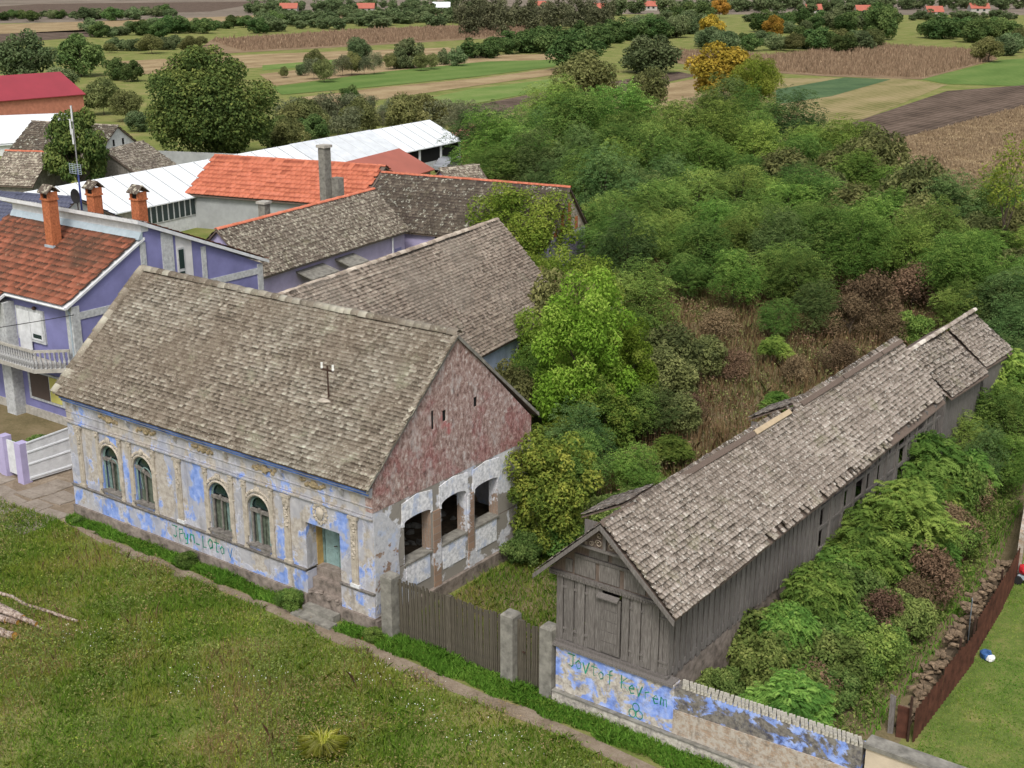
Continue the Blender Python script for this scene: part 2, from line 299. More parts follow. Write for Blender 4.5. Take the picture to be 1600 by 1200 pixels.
def np_mesh(name, V, faces, mat, tint=None):
    """faces: list of int arrays (k, n)"""
    me = bpy.data.meshes.new(name); me.vertices.add(len(V)); me.vertices.foreach_set('co', np.asarray(V, np.float32).ravel())
    lt = np.concatenate([np.full(len(f), f.shape[1], np.int32) for f in faces]); li = np.concatenate([f.ravel() for f in faces]).astype(np.int32)
    ls = np.concatenate([[0], np.cumsum(lt)[:-1]]).astype(np.int32)
    me.loops.add(len(li)); me.loops.foreach_set('vertex_index', li); me.polygons.add(len(lt)); me.polygons.foreach_set('loop_start', ls); me.polygons.foreach_set('loop_total', lt)
    me.update(calc_edges=True)
    if tint is not None:
        a = me.attributes.new('tint', 'FLOAT', 'POINT'); a.data.foreach_set('value', np.asarray(tint, np.float32))
    me.materials.append(MT[mat] if isinstance(mat, str) else mat); return me

# ------------------------------------------------------------------ roof tiles
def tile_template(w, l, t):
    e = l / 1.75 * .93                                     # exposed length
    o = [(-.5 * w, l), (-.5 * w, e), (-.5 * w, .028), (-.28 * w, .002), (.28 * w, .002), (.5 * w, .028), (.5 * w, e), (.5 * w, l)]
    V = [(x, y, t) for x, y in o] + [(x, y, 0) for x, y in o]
    wear_shade = np.array([-.5, -.5, .02, .06, .06, .02, -.5, -.5, -.3, -.3, -.3, -.3, -.3, -.3, -.3, -.3])  # lichen and dirt wear, plus row shade painted dark at overlap and edges
    return np.array(V, float), np.array([[1, 2, 3, 4, 5, 6]]), np.array([[0, 1, 6, 7]] + [[i, i + 8, i + 9, i + 1] for i in range(1, 6)]), wear_shade
def tiled_roof(parent, mat, o, u, v, L, W, tw, th, near=0, sag=None, keep=None, jit=1., name='roof_tile', t=.022, tintbias=0., wear_shade=1.):
    """lay tiles on the slope with corner o (eave, u=0), u along the eave, v up the slope"""
    o = np.array(o, float) - np.array(OFF.get(parent.name, Vector())); u = np.array(u, float); u /= np.linalg.norm(u); v = np.array(v, float); v /= np.linalg.norm(v); n = np.cross(u, v)
    TV, TF6, TF4, WEAR_SHADE = tile_template(tw * .97, th * 1.75, t); WEAR_SHADE = WEAR_SHADE * wear_shade
    nr = int(W / th); nc = int(L / tw); Ms = []; T = []
    r = np.random.default_rng(int(abs(o[0] * 100 + L * 7)) % 9999)
    rowj = r.normal(0, .005 * jit, nr + 1)
    for j in range(nr):
        rt = r.normal(0, .05)
        for i in range(nc):
            a = (i + .5 + (.5 if j % 2 else 0)) * tw
            if a > L: continue
            b = j * th + rowj[j] + r.normal(0, .0055 * jit)
            if keep and not keep(a, b, r): continue
            s = sag(a, b) if sag else 0
            an = r.normal(0, .03 * jit); tilt = math.atan2(t * 1.5, th * 1.75) + r.normal(0, .012 * jit)
            uu = u * math.cos(an) + v * math.sin(an); vv = np.cross(n, uu); vt = vv * math.cos(tilt) - n * math.sin(tilt); nn = np.cross(uu, vt)
            p = o + u * a + v * b + n * (s + t * 1.6 + abs(r.normal(0, .004 * jit)))
            M = np.eye(4); M[:3, 0] = uu; M[:3, 1] = vt; M[:3, 2] = nn; M[:3, 3] = p; Ms.append(M)
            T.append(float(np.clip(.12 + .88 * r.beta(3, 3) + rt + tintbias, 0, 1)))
    Ms = np.array(Ms); T = np.array(T)
    idx = np.arange(len(Ms))
    if near:
        W4 = np.array(parent.matrix_world if not parent.parent else Matrix())
        world = Ms[:, :3, 3] + np.array(OFF.get(parent.name, Vector())); d = np.linalg.norm(world - CAM, axis=1); near_i = np.argsort(d)[:near]; ns = set(near_i.tolist())
        variants = []
        for k in range(14): variants.append(np_mesh('roof_tile', TV, [TF6, TF4], mat, np.clip((k + .5) / 14 + WEAR_SHADE, 0, 1)))
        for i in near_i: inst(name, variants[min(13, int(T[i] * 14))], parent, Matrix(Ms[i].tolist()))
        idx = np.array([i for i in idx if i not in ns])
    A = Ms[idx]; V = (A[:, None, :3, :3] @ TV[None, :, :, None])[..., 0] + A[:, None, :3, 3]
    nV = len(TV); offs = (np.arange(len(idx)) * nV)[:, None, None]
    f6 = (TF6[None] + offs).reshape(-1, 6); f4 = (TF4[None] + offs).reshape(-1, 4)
    ob = bpy.data.objects.new('roof_tiles', np_mesh('roof_tiles', V.reshape(-1, 3), [f6, f4], mat, np.clip(T[idx][:, None] + WEAR_SHADE[None], 0, 1).ravel())); COL.objects.link(ob)
    ob.parent = parent; ob['kind'] = 'stuff'; return ob
def ridge_tiles(parent, mat, a, b, r=.12, step=.36, drop=None, name='ridge_tile'):
    off = OFF.get(parent.name, Vector()); a = Vector(a) - off; b = Vector(b) - off; d = b - a; n = int(d.length / step); t = d.normalized()
    s = t.cross(Vector((0, 0, 1))).normalized(); up = s.cross(t)
    ang = [math.pi * k / 6 for k in range(7)]; ms = []
    for q in range(5):
        V = []; 
        for x, rr in ((0, r * 1.12), (step * 1.12, r)): V += [(x, math.cos(g) * rr, math.sin(g) * rr * .9) for g in ang]
        V += [(0, math.cos(g) * r * .9, math.sin(g) * r * .7) for g in ang]
        F = np.array([[k, k + 1, 8 + k, 7 + k] for k in range(6)] + [[14 + k, 15 + k, k + 1, k] for k in range(6)])
        ms.append(np_mesh(name, V, [F], mat, np.full(len(V), .3 + .16 * q)))
    for i in range(n):
        p = a + t * (i * d.length / n) + up * ((drop(i / n) if drop else 0) + rnd.uniform(-.012, .012)) + s * rnd.uniform(-.015, .015)
        an = rnd.uniform(-.04, .04); tt = (t + s * an).normalized(); ss = up.cross(tt)
        M = Matrix(((tt.x, ss.x, up.x, p.x), (tt.y, ss.y, up.y, p.y), (tt.z, ss.z, up.z, p.z), (0, 0, 0, 1)))
        inst(name, ms[rnd.randrange(5)], parent, M)

def wall_open(mb, x0, x1, z0, z1, ops, y0, y1, fx):
    """wall between x0..x1, z0..z1, thickness y0..y1 with openings (a,b,c,d,arch); fx maps (x,y,z)->point"""
    def bx(a, b, c, d):
        if b - a > 1e-4 and d - c > 1e-4: mb.hexa([fx(a,y0,c),fx(b,y0,c),fx(b,y1,c),fx(a,y1,c),fx(a,y0,d),fx(b,y0,d),fx(b,y1,d),fx(a,y1,d)])
    cur = x0
    for a, b, c, d, arch in sorted(ops):
        bx(cur, a, z0, z1); bx(a, b, z0, c); cur = b
        if not arch: bx(a, b, d, z1); continue
        h = arch; n = 12; m = (a + b) / 2; hw = (b - a) / 2     # d is the crown height, h the rise
        pts = [(m - hw * math.cos(math.pi * k / n), d - h + h * math.sin(math.pi * k / n)) for k in range(n + 1)]
        for k in range(n):
            (p, q), (p2, q2) = pts[k], pts[k + 1]
            mb.hexa([fx(p,y0,q),fx(p2,y0,q2),fx(p2,y1,q2),fx(p,y1,q),fx(p,y0,z1),fx(p2,y0,z1),fx(p2,y1,z1),fx(p,y1,z1)])
    bx(cur, x1, z0, z1)
ID = lambda x, y, z: (x, y, z)
SW = lambda x, y, z: (-y, x, z)      # wall along Y; thickness goes to -X

# ------------------------------------------------------------------ setting: ground, path, paving, fields
def sheet(name, poly, z, mat, label=None, sub=None):
    m = MB(); m.add([(p[0], p[1], z) for p in poly], [tuple(range(len(poly)))]); return tag(m.build(name, mat), kind='structure')
sheet('ground', [(-4500, -400), (1800, -400), (1800, 6000), (-4500, 6000)], 0, 'ground')
def pxf(name, mat, z, pts): sheet(name, [G(x, y, z) for x, y in pts], z, mat)
pxf('field', 'field_far', .02, [(-200,-6),(1800,-6),(1800,24),(900,22),(380,30),(-200,40)])
pxf('field', 'field_plough', .04, [(-60,14),(60,6),(420,2),(330,18),(-60,30)])
pxf('field', 'field_stubble', .05, [(-60,40),(120,34),(400,24),(700,20),(690,28),(380,40),(120,50),(-60,54)])
pxf('field', 'field_plough', .05, [(-60,56),(100,48),(180,44),(160,56),(-60,72)])
pxf('field', 'field_corn', .05, [(330,62),(560,46),(760,38),(860,40),(830,56),(560,72),(380,82),(300,86)])
pxf('field', 'field_stubble', .04, [(180,96),(420,84),(700,74),(720,82),(430,104),(220,116)])
pxf('field', 'field_meadow', .06, [(410,102),(560,90),(560,97),(410,110)])
pxf('field', 'field_stubble', .045, [(405,116),(560,98),(760,86),(870,84),(870,92),(600,112),(430,134)])
pxf('field', 'field_green', .07, [(425,136),(600,112),(760,96),(880,93),(866,104),(740,120),(580,136),(440,148)])
pxf('field', 'field_stubble', .05, [(470,152),(600,136),(750,122),(930,98),(930,108),(700,140),(520,166)])
pxf('field', 'field_meadow', .06, [(640,160),(730,140),(870,122),(960,112),(960,122),(740,162),(650,172)])
pxf('field', 'field_plough', .045, [(720,168),(870,140),(1060,112),(1090,118),(900,158),(740,188)])
pxf('field', 'field_stubble', .03, [(690,190),(900,158),(1090,122),(1220,132),(1100,190),(820,240)])
pxf('field', 'field_corn', .06, [(1040,78),(1200,86),(1380,70),(1520,78),(1560,92),(1440,124),(1290,119),(1120,108),(1040,96)])
pxf('field', 'field_mixed', .04, [(1200,122),(1400,122),(1480,132),(1350,186),(1190,192),(1140,170)])
pxf('field', 'field_bluegreen', .07, [(1212,140),(1320,121),(1392,124),(1300,150),(1213,163)])
pxf('field', 'field_green', .05, [(1440,124),(1562,94),(1640,88),(1640,136),(1480,131)])
pxf('field', 'field_plough', .06, [(1330,192),(1480,142),(1640,130),(1640,156),(1430,210),(1365,222)])
pxf('field', 'field_stubble', .05, [(1362,224),(1430,210),(1640,156),(1640,300),(1420,290),(1372,252)])
sheet('lawn', [(17.2,.3),(40,.3),(40,40),(14.8,40),(16.3,17.5),(17.0,9)], .006, 'lawn')
sheet('yard', [(11.6,.4),(17.0,.4),(16.2,17.5),(14.6,26),(9,50),(-6,60),(-12,40),(-4,16),(.4,9.2),(.4,.4),(6.5,.4)], .004, 'yard_soil')
pl_ = [(-17.6,-.72),(-16.7,-.75),(-13.6,-1.12),(-10.4,-.95),(-7.3,-1.05),(-3.8,-1.15),(-2,-1.3),(.4,-1.36),(3,-1.46),(4.8,-1.4),(6.8,-1.42),(8.7,-1.36),(10.6,-1.53),(14,-1.7),(20,-2)]
pr_ = [(20,-1.4),(14,-1.2),(11.4,-1.05),(9.5,-.9),(7.6,-.83),(5.4,-.87),(3.6,-.82),(1.3,-.73),(-.8,-.67),(-4,-.67),(-7,-.71),(-10,-.62),(-13,-.68),(-16.3,-.4),(-17.6,-.2)]
sheet('garden', [(-34, 1.2), (-21.6, 1.2), (-21.3, 6.4), (-25, 6.6), (-34, 6.4)], .005, 'yard_soil')
path = sheet('path', pl_ + pr_, .012, 'path_dirt'); OFF[path.name] = Vector()
for i, (x, d, wd) in enumerate([(-12.2,1.5,.5),(-10.6,1.2,.45),(-8.9,.9,.4),(4.2,1.1,.4),(7.2,1.2,.4)]):
    y = -1.05 + .1 * math.sin(i * 2.1); q = random.Random(i); m = MB()
    P = [(x - d/2 + q.uniform(-.1,.1), y - wd/2 + q.uniform(-.08,.08)), (x + d/2 + q.uniform(-.1,.1), y - wd/2 + q.uniform(-.08,.08)), (x + d/2 + q.uniform(-.1,.1), y + wd/2 + q.uniform(-.08,.08)), (x - d/2 + q.uniform(-.1,.1), y + wd/2 + q.uniform(-.08,.08))]
    m.prism([(a, b, .004) for a, b in P], (0, 0, .016)); m.build('slab', 'path_dirt', path)
pav = sheet('paving', [(-16.9,-.4),(-17.4,2.9),(-21.4,4.6),(-23.4,2.2),(-24,-1.2),(-20,-2.6),(-17.8,-1.5)], .01, 'path_dirt'); OFF[pav.name] = Vector()
for i in range(6):
    for j in range(6):
        q = random.Random(i * 31 + j); x = -17.6 - i * 1.35 + q.uniform(-.1, .1); y = -2.0 + j * 1.15 + q.uniform(-.1, .1) + (i % 2) * .35
        px, py, _ = pix((x, y, 0))
        if px > 112 or py > 826 or px < -40 or y > 3.4 or (x < -20.6 and y > .5): continue
        k = [(-.66,-.56),(.64,-.57),(.65,.55),(-.64,.56)]; P = [(x + a_ + q.uniform(-.1,.1), y + b_ + q.uniform(-.1,.1)) for a_, b_ in k]
        cut = q.random()
        polys = [P] if cut < .4 else [[P[0], P[1], ((P[1][0]+P[2][0])/2, P[2][1]-.5-.1*cut), ((P[0][0]+P[3][0])/2, P[3][1]-.6)], [((P[0][0]+P[3][0])/2, P[3][1]-.57), ((P[1][0]+P[2][0])/2, P[2][1]-.47-.1*cut), P[2], P[3]]]
        for pg in polys:
            m = MB(); m.prism([(a_, b_, .004) for a_, b_ in pg], (0, 0, .03 + q.uniform(0, .02))); m.build('slab', 'slab', pav)

# ------------------------------------------------------------------ the abandoned house
L, D, H, RZ = 16.8, 9.0, 5.28, 9.62
house = thing('abandoned_house', 'abandoned old house with peeling blue and beige facade and mossy tile roof', 'house')
OPS = []
WIN = [-14.15, -12.1, -7.68, -5.58]
for c in WIN: OPS.append((c - .56, c + .56, 1.72, 3.68, .56))
NX0, NX1 = -3.22, -1.57
m = MB(); wall_open(m, -L, 0, 1.5, 4.2, OPS + [(NX0, NX1, 1.5, 3.3, 0)], 0, .5, ID); fac = m.build('front_wall', 'facade', house); fac['label'] = 'peeling blue plaster front with arched windows'
m = MB(); m.box(-L, NX0, -.03, .47, .55, 1.46).box(NX1, 0, -.03, .47, .55, 1.46); m.build('dado', 'facade_low', house)
m = MB(); m.box(-L - .03, NX0 - .003, -.12, .46, -.2, .55).box(NX1 + .003, .02, -.12, .46, -.2, .55); m.build('plinth', 'plinth_stone', house)
m = MB(); m.box(-L - .02, NX0, -.11, .44, 1.46, 1.5).box(-L - .01, NX0, -.07, .44, 1.40, 1.46).box(NX1, .015, -.11, .44, 1.46, 1.5).box(NX1, .01, -.07, .44, 1.4, 1.46); m.build('sill_band', 'sill_stone', house)
m = MB(); m.box(-L, 0, 0.002, .5, 4.2, H + .1); m.build('frieze', 'frieze', house)
m = MB(); m.box(-L - .02, .02, -.09, 0, 4.2, 4.26).box(-L - .01, .01, -.05, 0, 4.15, 4.2).box(-L, .01, -.03, 0, 4.3, 4.33).box(-L, .01, -.03, 0, 4.62, 4.65).box(-L - .03, .03, -.16, 0, 5.1, 5.22).box(-L - .03, .02, -.08, 0, 5.02, 5.1).box(-L - .04, .04, -.24, 0, 5.22, 5.36)
cor = m.build('cornice', 'frieze', house)
m = MB(); m.box(-L - .02, .01, -.165, -.16, 5.12, 5.21).box(-L - .02, .01, -.245, -.24, 5.25, 5.34); m.build('blue_stripe', plain('blue_stripe', (.10, .20, .55), .85, .5, 1.4), cor)
for x in (-16.2, -12.8, -10.0, -7.2, -4.3, -1.4):
    m = MB(); m.prism([(x, -.0, 4.72), (x, -.14, 5.0), (x, -.14, 5.1), (x, -.0, 5.1)], (.12, 0, 0)); m.build('bracket', 'frieze', house)
for k, x in enumerate((-13.98, -11.67, -8.42, -5.11, -2.71)):
    m = MB(); q = random.Random(k)
    m.lump((x, -.01, 4.84), (.2, .10, .17), k, (8, 5))
    for i in range(9):
        s = 1 if i % 2 else -1; e = .12 + .055 * i; m.lump((x + s * e, -.01, 4.84 + q.uniform(-.09, .09)), (.10, .07, .075), k * 20 + i)
    m.build('frieze_ornament', 'ornament_ochre', house)
for k, x in enumerate((-16.05, -9.95, -4.1, -.86)):
    m = MB(); m.box(x - .15, x + .15, -.06, 0, 1.62, 3.72).box(x - .10, x + .10, -.085, -.06, 1.75, 3.55)
    p = m.build('pilaster', 'ornament', house)
    m = MB(); m.box(x - .2, x + .2, -.1, 0, 1.5, 1.62); m.build('base', 'white_paint' if k in (1, 3) else 'ornament', p)
    m = MB(); m.box(x - .22, x + .22, -.12, 0, 4.04, 4.14).box(x - .16, x + .16, -.085, 0, 3.72, 4.04); q = random.Random(k + 60)
    for i in range(15): m.lump((x + q.uniform(-.05, .05), -.09, (2.98 if k != 3 else 2.62) + i * (.075 if k != 3 else .1)), (.075, .05, .075), i + 40 * k)
    m.build('capital', 'ornament', p)
for k, x in enumerate((-14.86, -13.44, -12.81, -11.39, -8.39, -6.97, -6.29, -4.87)):
    m = MB(); m.box(x - .085, x + .085, -.06, 0, 1.56, 3.85); p = m.build('pilaster', 'ornament', house)
    m = MB(); m.box(x - .12, x + .12, -.08, 0, 3.85, 3.92).box(x - .105, x + .105, -.07, 0, 3.92, 4.1).box(x - .13, x + .13, -.095, 0, 4.1, 4.145).lump((x, -.08, 4.0), (.08, .05, .07), k); m.build('capital', 'ornament', p)
    m = MB(); m.box(x - .11, x + .11, -.075, 0, 1.5, 1.6); m.build('base', 'ornament', p); MB().box(x - .1, x + .1, -.065, 0, 2.62, 2.78).build('collar', 'ornament', p)
for k, c in enumerate(WIN):
    n = 14; ar = lambda r, y, z0=3.12: [(c + r * math.cos(math.pi * i / n), y, z0 + r * math.sin(math.pi * i / n)) for i in range(n + 1)]
    m = MB(); m.tube([(c + .61, -.02, 2.0)] + ar(.61, -.02) + [(c - .61, -.02, 2.0)], .055, 6)
    q = random.Random(k + 9)
    for i in range(22):
        a = math.pi * (i + .5) / 22; m.lump((c + .76 * math.cos(a), -.01, 3.12 + .74 * math.sin(a)), (.075, .05, .07), k * 30 + i)
    m.lump((c, -.04, 3.92), (.16, .08, .14), k + 3)
    m.build('archivolt', 'ornament', house)
    win = MB().box(c - .64, c + .64, -.13, .4, 1.675, 1.735).build('window_sill', 'sill_stone', house)
    m = MB(); m.tube([(c + .51, .10, 1.72)] + ar(.51, .10) + [(c - .51, .10, 1.72)], .05, 4)
    fr = m.build('window', 'teal_wood', house)
    MB().prism(ar(.5, .17)[::1], (0, .02, 0)).build('pane', 'glass_dark', fr)
    m = MB(); t = [0, -.14, 0, 0][k]; m.hexa([(c-.52,.03,2.98-t),(c+.52,.03,2.98+t),(c+.52,.13,2.98+t),(c-.52,.13,2.98-t),(c-.52,.03,3.1-t),(c+.52,.03,3.1+t),(c+.52,.13,3.1+t),(c-.52,.13,3.1-t)])
    m.lump((c, .03, 3.12), (.07, .05, .1), k); m.build('transom', 'grey_wood', fr)
    for i in range(5):
        x = c - .45 + i * .19; dy = q.uniform(.14, .24); lean = q.uniform(-.05, .05)
        m = MB(); m.hexa([(x, dy, 1.74), (x + .17, dy, 1.74), (x + .17, dy + .03, 1.74), (x, dy + .03, 1.74), (x + lean, dy, 3.0), (x + .17 + lean, dy, 3.0), (x + .17 + lean, dy + .03, 3.0), (x + lean, dy + .03, 3.0)])
        m.build('curtain', 'teal_wood' if q.random() < .4 else 'curtain', fr)
    m = MB(); m.box(c - .03, c + .03, .06, .11, 1.72, 2.98) 
    if k > 1: m.box(c - .5, c - .4, .06, .11, 1.72, 2.98)
    m.build('sash_bar', 'grey_wood', fr)
    if k < 2:
        m = MB(); m.tube([(c + .12 + .33 * math.cos(math.pi * i / 10), .03, 2.9 - .1 * (k == 0) + .35 * math.sin(math.pi * i / 10)) for i in range(11)] + [(c - .12, .03, 2.3)], .025, 5); m.build('broken_sash', 'teal_wood', fr)
    MB().box(c - .555, c + .555, .30, .36, 1.74, 3.67).build('shutter_back', 'curtain', fr)
# door niche
m = MB(); m.box(NX0, NX0 + .02, .5, 1.1, 0, 3.3); m.box(NX1 - .02, NX1, .5, 1.1, 0, 3.3).box(NX0, NX1, .5, 1.1, 3.3, 3.4); m.build('niche_lining', 'ochre_plaster', house)
m = MB(); m.box(NX0 + .02, NX1 - .02, .42, 1.1, -.1, 1.46).box(NX0 + .02, NX1 - .02, .2, .42, -.1, 1.1).box(NX0 + .02, NX1 - .02, -.05, .2, -.1, .7); q = random.Random(31)
for i in range(12): m.lump((q.uniform(NX0 + .15, NX1 - .15), q.uniform(-.12, .35), .62 + q.uniform(0, .15)), (.09, .09, .05), i)
m.build('door_step', 'plinth_stone', house)
m = MB(); m.box(NX0 + .1, NX1 - .05, -.45, -.1, -.1, .28).box(NX0 - .1, NX1 + .15, -.85, -.45, -.1, .1); m.build('entrance_step', 'concrete', house)
dr = MB().box(NX0 + .12, NX1 - .12, .82, .88, 1.46, 3.24).build('door', 'teal_door', house)
m = MB(); m.box(NX0 + .02, NX0 + .12, .78, .9, 1.46, 3.3).box(NX1 - .12, NX1 - .02, .78, .9, 1.46, 3.3).box(NX0 + .12, NX1 - .12, .78, .9, 3.24, 3.3).box(-2.44, -2.36, .785, .82, 1.46, 3.24); m.build('frame', 'teal_wood', dr)
for x in (-3.02, -2.28):
    for z0, z1 in ((1.6, 2.05), (2.2, 3.05)):
        m = MB(); m.box(x, x + .5, .80, .82, z0, z1).box(x + .07, x + .43, .785, .80, z0 + .08, z1 - .08); m.build('panel', 'teal_door', dr)
MB().tube([(-2.47, .76, 2.3), (-2.47, .70, 2.3), (-2.55, .70, 2.28)], .018, 5).build('handle', 'iron', dr)
MB().box(-2.12, -1.98, .775, .785, 2.1, 2.16).build('letter_slot', 'iron', dr)
m = MB(); q = random.Random(5)
for i in range(14): a = 2 * math.pi * i / 14; m.lump((-2.46 + .30 * math.cos(a), -.01, 3.82 + .34 * math.sin(a)), (.085, .06, .085), i)
m.lump((-2.46, -.02, 3.82), (.2, .1, .24), 77, (10, 6), .1); m.build('medallion', 'ornament', house)
# gable wall, arches and piers
GO = [(1.55, 2.97, 2.0, 3.66, .12), (3.55, 4.97, 2.0, 3.74, .2), (5.47, 6.88, 2.0, 3.62, .12)]
m = MB(); wall_open(m, 0.5, D, 2.0, 4.448, GO, 0, .42, SW)
m2 = MB(); m2.v = [(-p[0], p[1], p[2]) if False else p for p in m.v]; m2.f = m.f
m2.build('gable_wall', 'gable_low', house)
for (a, b, c, d, r) in GO:
    mm = MB(); n = 10; pts = [((a + b) / 2 - (b - a) / 2 * math.cos(math.pi * k / n), d - r + r * math.sin(math.pi * k / n)) for k in range(n + 1)]
    mm.prism([(.0, a - .12, d - r - .12), (.0, a, d - r - .14)] + [(.0, y, z) for y, z in pts] + [(.0, b, d - r - .1), (.0, b + .1, d - r - .05), (.0, b + .08, 4.3), (.0, (a + b) / 2, 4.42), (.0, a - .1, 4.28)], (.03, 0, 0)); mm.build('arch_plaster', 'gable_white', house)
    MB().box(-.45, .06, a - .02, b + .02, 1.92, 2.0).build('window_sill', 'concrete', house)
    MB().box(.0, .025, a + .05, b - .1, 1.0, 1.9).build('plaster_panel', 'gable_white', house)
MB().box(-.42, 0, .5, D, .5, 1.97).build('parapet_wall', 'gable_low', house)
MB().box(-.4, .14, -.1, D, -.2, .5).build('gable_plinth', 'plinth_stone', house)
MB().prism([(.0, .02, 1.0), (.0, 1.3, 1.2), (.0, 1.2, 2.6), (.0, 1.35, 3.4), (.0, .5, 4.3), (.0, .02, 4.42)], (.022, 0, 0)).build('plaster_panel', 'wall_stain', house)
MB().box(-.0, .05, 3.08, 3.46, .5, 3.45).build('pier', 'pier', house); MB().box(-.0, .05, 5.05, 5.38, .5, 3.45).build('pier', 'pier', house)
sl = [(3.10, 3.26, 6.5, 7.2), (3.70, 3.92, 6.62, 7.04), (5.46, 5.68, 6.68, 7.06)]
m = MB(); zt = lambda y: 4.45 + (RZ - 4.45) - abs(y - 4.5) * (RZ - H - .05) / 4.55
ys = [0, 3.10, 3.26, 3.70, 3.92, 4.5, 5.46, 5.68, D]
for a, b in zip(ys, ys[1:]):
    z0s = 4.45; o = [s for s in sl if abs(s[0] - a) < .01]
    segs = [(4.45, None)] if not o else [(4.45, o[0][2]), (o[0][3], None)]
    for c, d in segs:
        ta, tb = (zt(a), zt(b)) if d is None else (d, d)
        m.hexa([(-.3,a,c),(.012,a,c),(.012,b,c),(-.3,b,c),(-.3,a,ta),(.012,a,ta),(.012,b,tb),(-.3,b,tb)])
m.build('gable', 'gable_red', house)['label'] = 'weathered faded red gable'
for s in sl: MB().box(-.12, -.04, s[0], s[1], s[2], s[3]).build('vent_dark_sheet', 'dark_void', house)  # near-black sheets stand in for the shade inside the vent slots
MB().hexa([(-17.2+.4,.5,1.3),(-.5,.5,1.3),(-.5,8.5,1.3),(-16.8,8.5,1.3),(-16.8,.5,1.4),(-.5,.5,1.4),(-.5,8.5,1.4),(-16.8,8.5,1.4)]).build('floor', 'soil', house)
MB().box(-L, -.45, 8.5, D - .01, 0, H).build('rear_wall', 'wall_stain', house); MB().box(-L, -L + .4, .5, 8.5, 0, H).build('side_wall', 'lilac', house)
MB().prism([(-L, 0, H), (-L, 4.5, RZ - .1), (-L, D, H)], (.3, 0, 0)).build('side_gable', 'wall_stain', house)
MB().box(-5.2, -5.0, .5, 8.5, 1.4, H).build('inner_wall', 'concrete', house)
q = random.Random(3)
m = MB()
for i in range(40): m.lump((q.uniform(-3, -.6), q.uniform(1.2, 7.5), 1.42), (q.uniform(.08, .3), q.uniform(.08, .25), q.uniform(.05, .2)), i)
tag(m.build('rubble', 'concrete', house), kind='stuff')
# roof
EY, EZ = -.32, 5.42
sgn = lambda a, b: -.05 * math.sin(math.pi * a / 17) * (b / 6.6) + .018 * math.sin(a * 1.1 + b) * math.sin(b * .9)
vv = np.array([0, 4.5 - EY, RZ - EZ]); WS = float(np.linalg.norm(vv))
rf = MB().hexa([(-16.95,EY+.02,EZ-.09),(.08,EY+.02,EZ-.09),(.08,4.5,RZ-.09),(-16.95,4.5,RZ-.09),(-16.95,EY+.02,EZ-.03),(.08,EY+.02,EZ-.03),(.08,4.5,RZ-.03),(-16.95,4.5,RZ-.03)]).hexa([(-16.95,4.5,RZ-.09),(.08,4.5,RZ-.09),(.08,9.35,EZ-.12),(-16.95,9.35,EZ-.12),(-16.95,4.5,RZ-.03),(.08,4.5,RZ-.03),(.08,9.35,EZ-.06),(-16.95,9.35,EZ-.06)]).build('roof', 'plank_brown', house)
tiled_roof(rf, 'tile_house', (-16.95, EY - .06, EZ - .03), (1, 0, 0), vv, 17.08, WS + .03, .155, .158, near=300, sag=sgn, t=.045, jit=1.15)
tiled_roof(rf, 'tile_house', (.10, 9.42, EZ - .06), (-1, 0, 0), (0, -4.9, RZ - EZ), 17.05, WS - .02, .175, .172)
ridge_tiles(rf, 'tile_house', (-17.0, 4.5, RZ + .05), (.12, 4.5, RZ + .05), .18, .38, lambda t: -.06 * math.sin(math.pi * t))
ridge_tiles(rf, 'tile_house', (-16.93, EY - .05, EZ + .02), (-16.93, 4.45, RZ + .08), .19, .36, name='verge_tile')
ridge_tiles(rf, 'tile_house', (.05, EY - .02, EZ - .01), (.05, 4.42, RZ + .0), .10, .36, name='verge_tile')
m = MB(); m.prism([(.06, EY, EZ - .12), (.06, 4.5, RZ - .12), (.06, 9.4, EZ - .14), (.06, 9.4, EZ - .0), (.06, 4.5, RZ + .03), (.06, EY, EZ + .02)], (.05, 0, 0)); m.build('verge_board', 'concrete', rf)
# iron pole with insulators on the roof
px_, py_ = -3.55, 1.75; pz_ = EZ + (py_ - EY) * (RZ - EZ) / (4.5 - EY)
ip = thing('insulator_pole', 'rusty iron pole with white insulators standing on the front roof slope', 'pole', (px_, py_, pz_))
MB().tube([(px_, py_, pz_ - .1), (px_, py_, pz_ + 1.3)], .03, 6).build('pole', 'iron', ip); MB().box(px_ - .3, px_ + .3, py_ - .03, py_ + .03, pz_ + 1.1, pz_ + 1.16).build('cross_arm', 'iron', ip)
for s in (-.27, .27):
    m = MB(); m.tube([(px_ + s, py_, pz_ + 1.1), (px_ + s, py_, pz_ + 1.2), (px_ + s, py_, pz_ + 1.24), (px_ + s, py_, pz_ + 1.36)], [.02, .05, .035, .04], 8); m.build('insulator', 'insulator', ip)
MB().lump((px_ - .1, py_ - .15, pz_ + .03), (.28, .2, .08), 4).build('mortar_collar', 'ornament', ip)
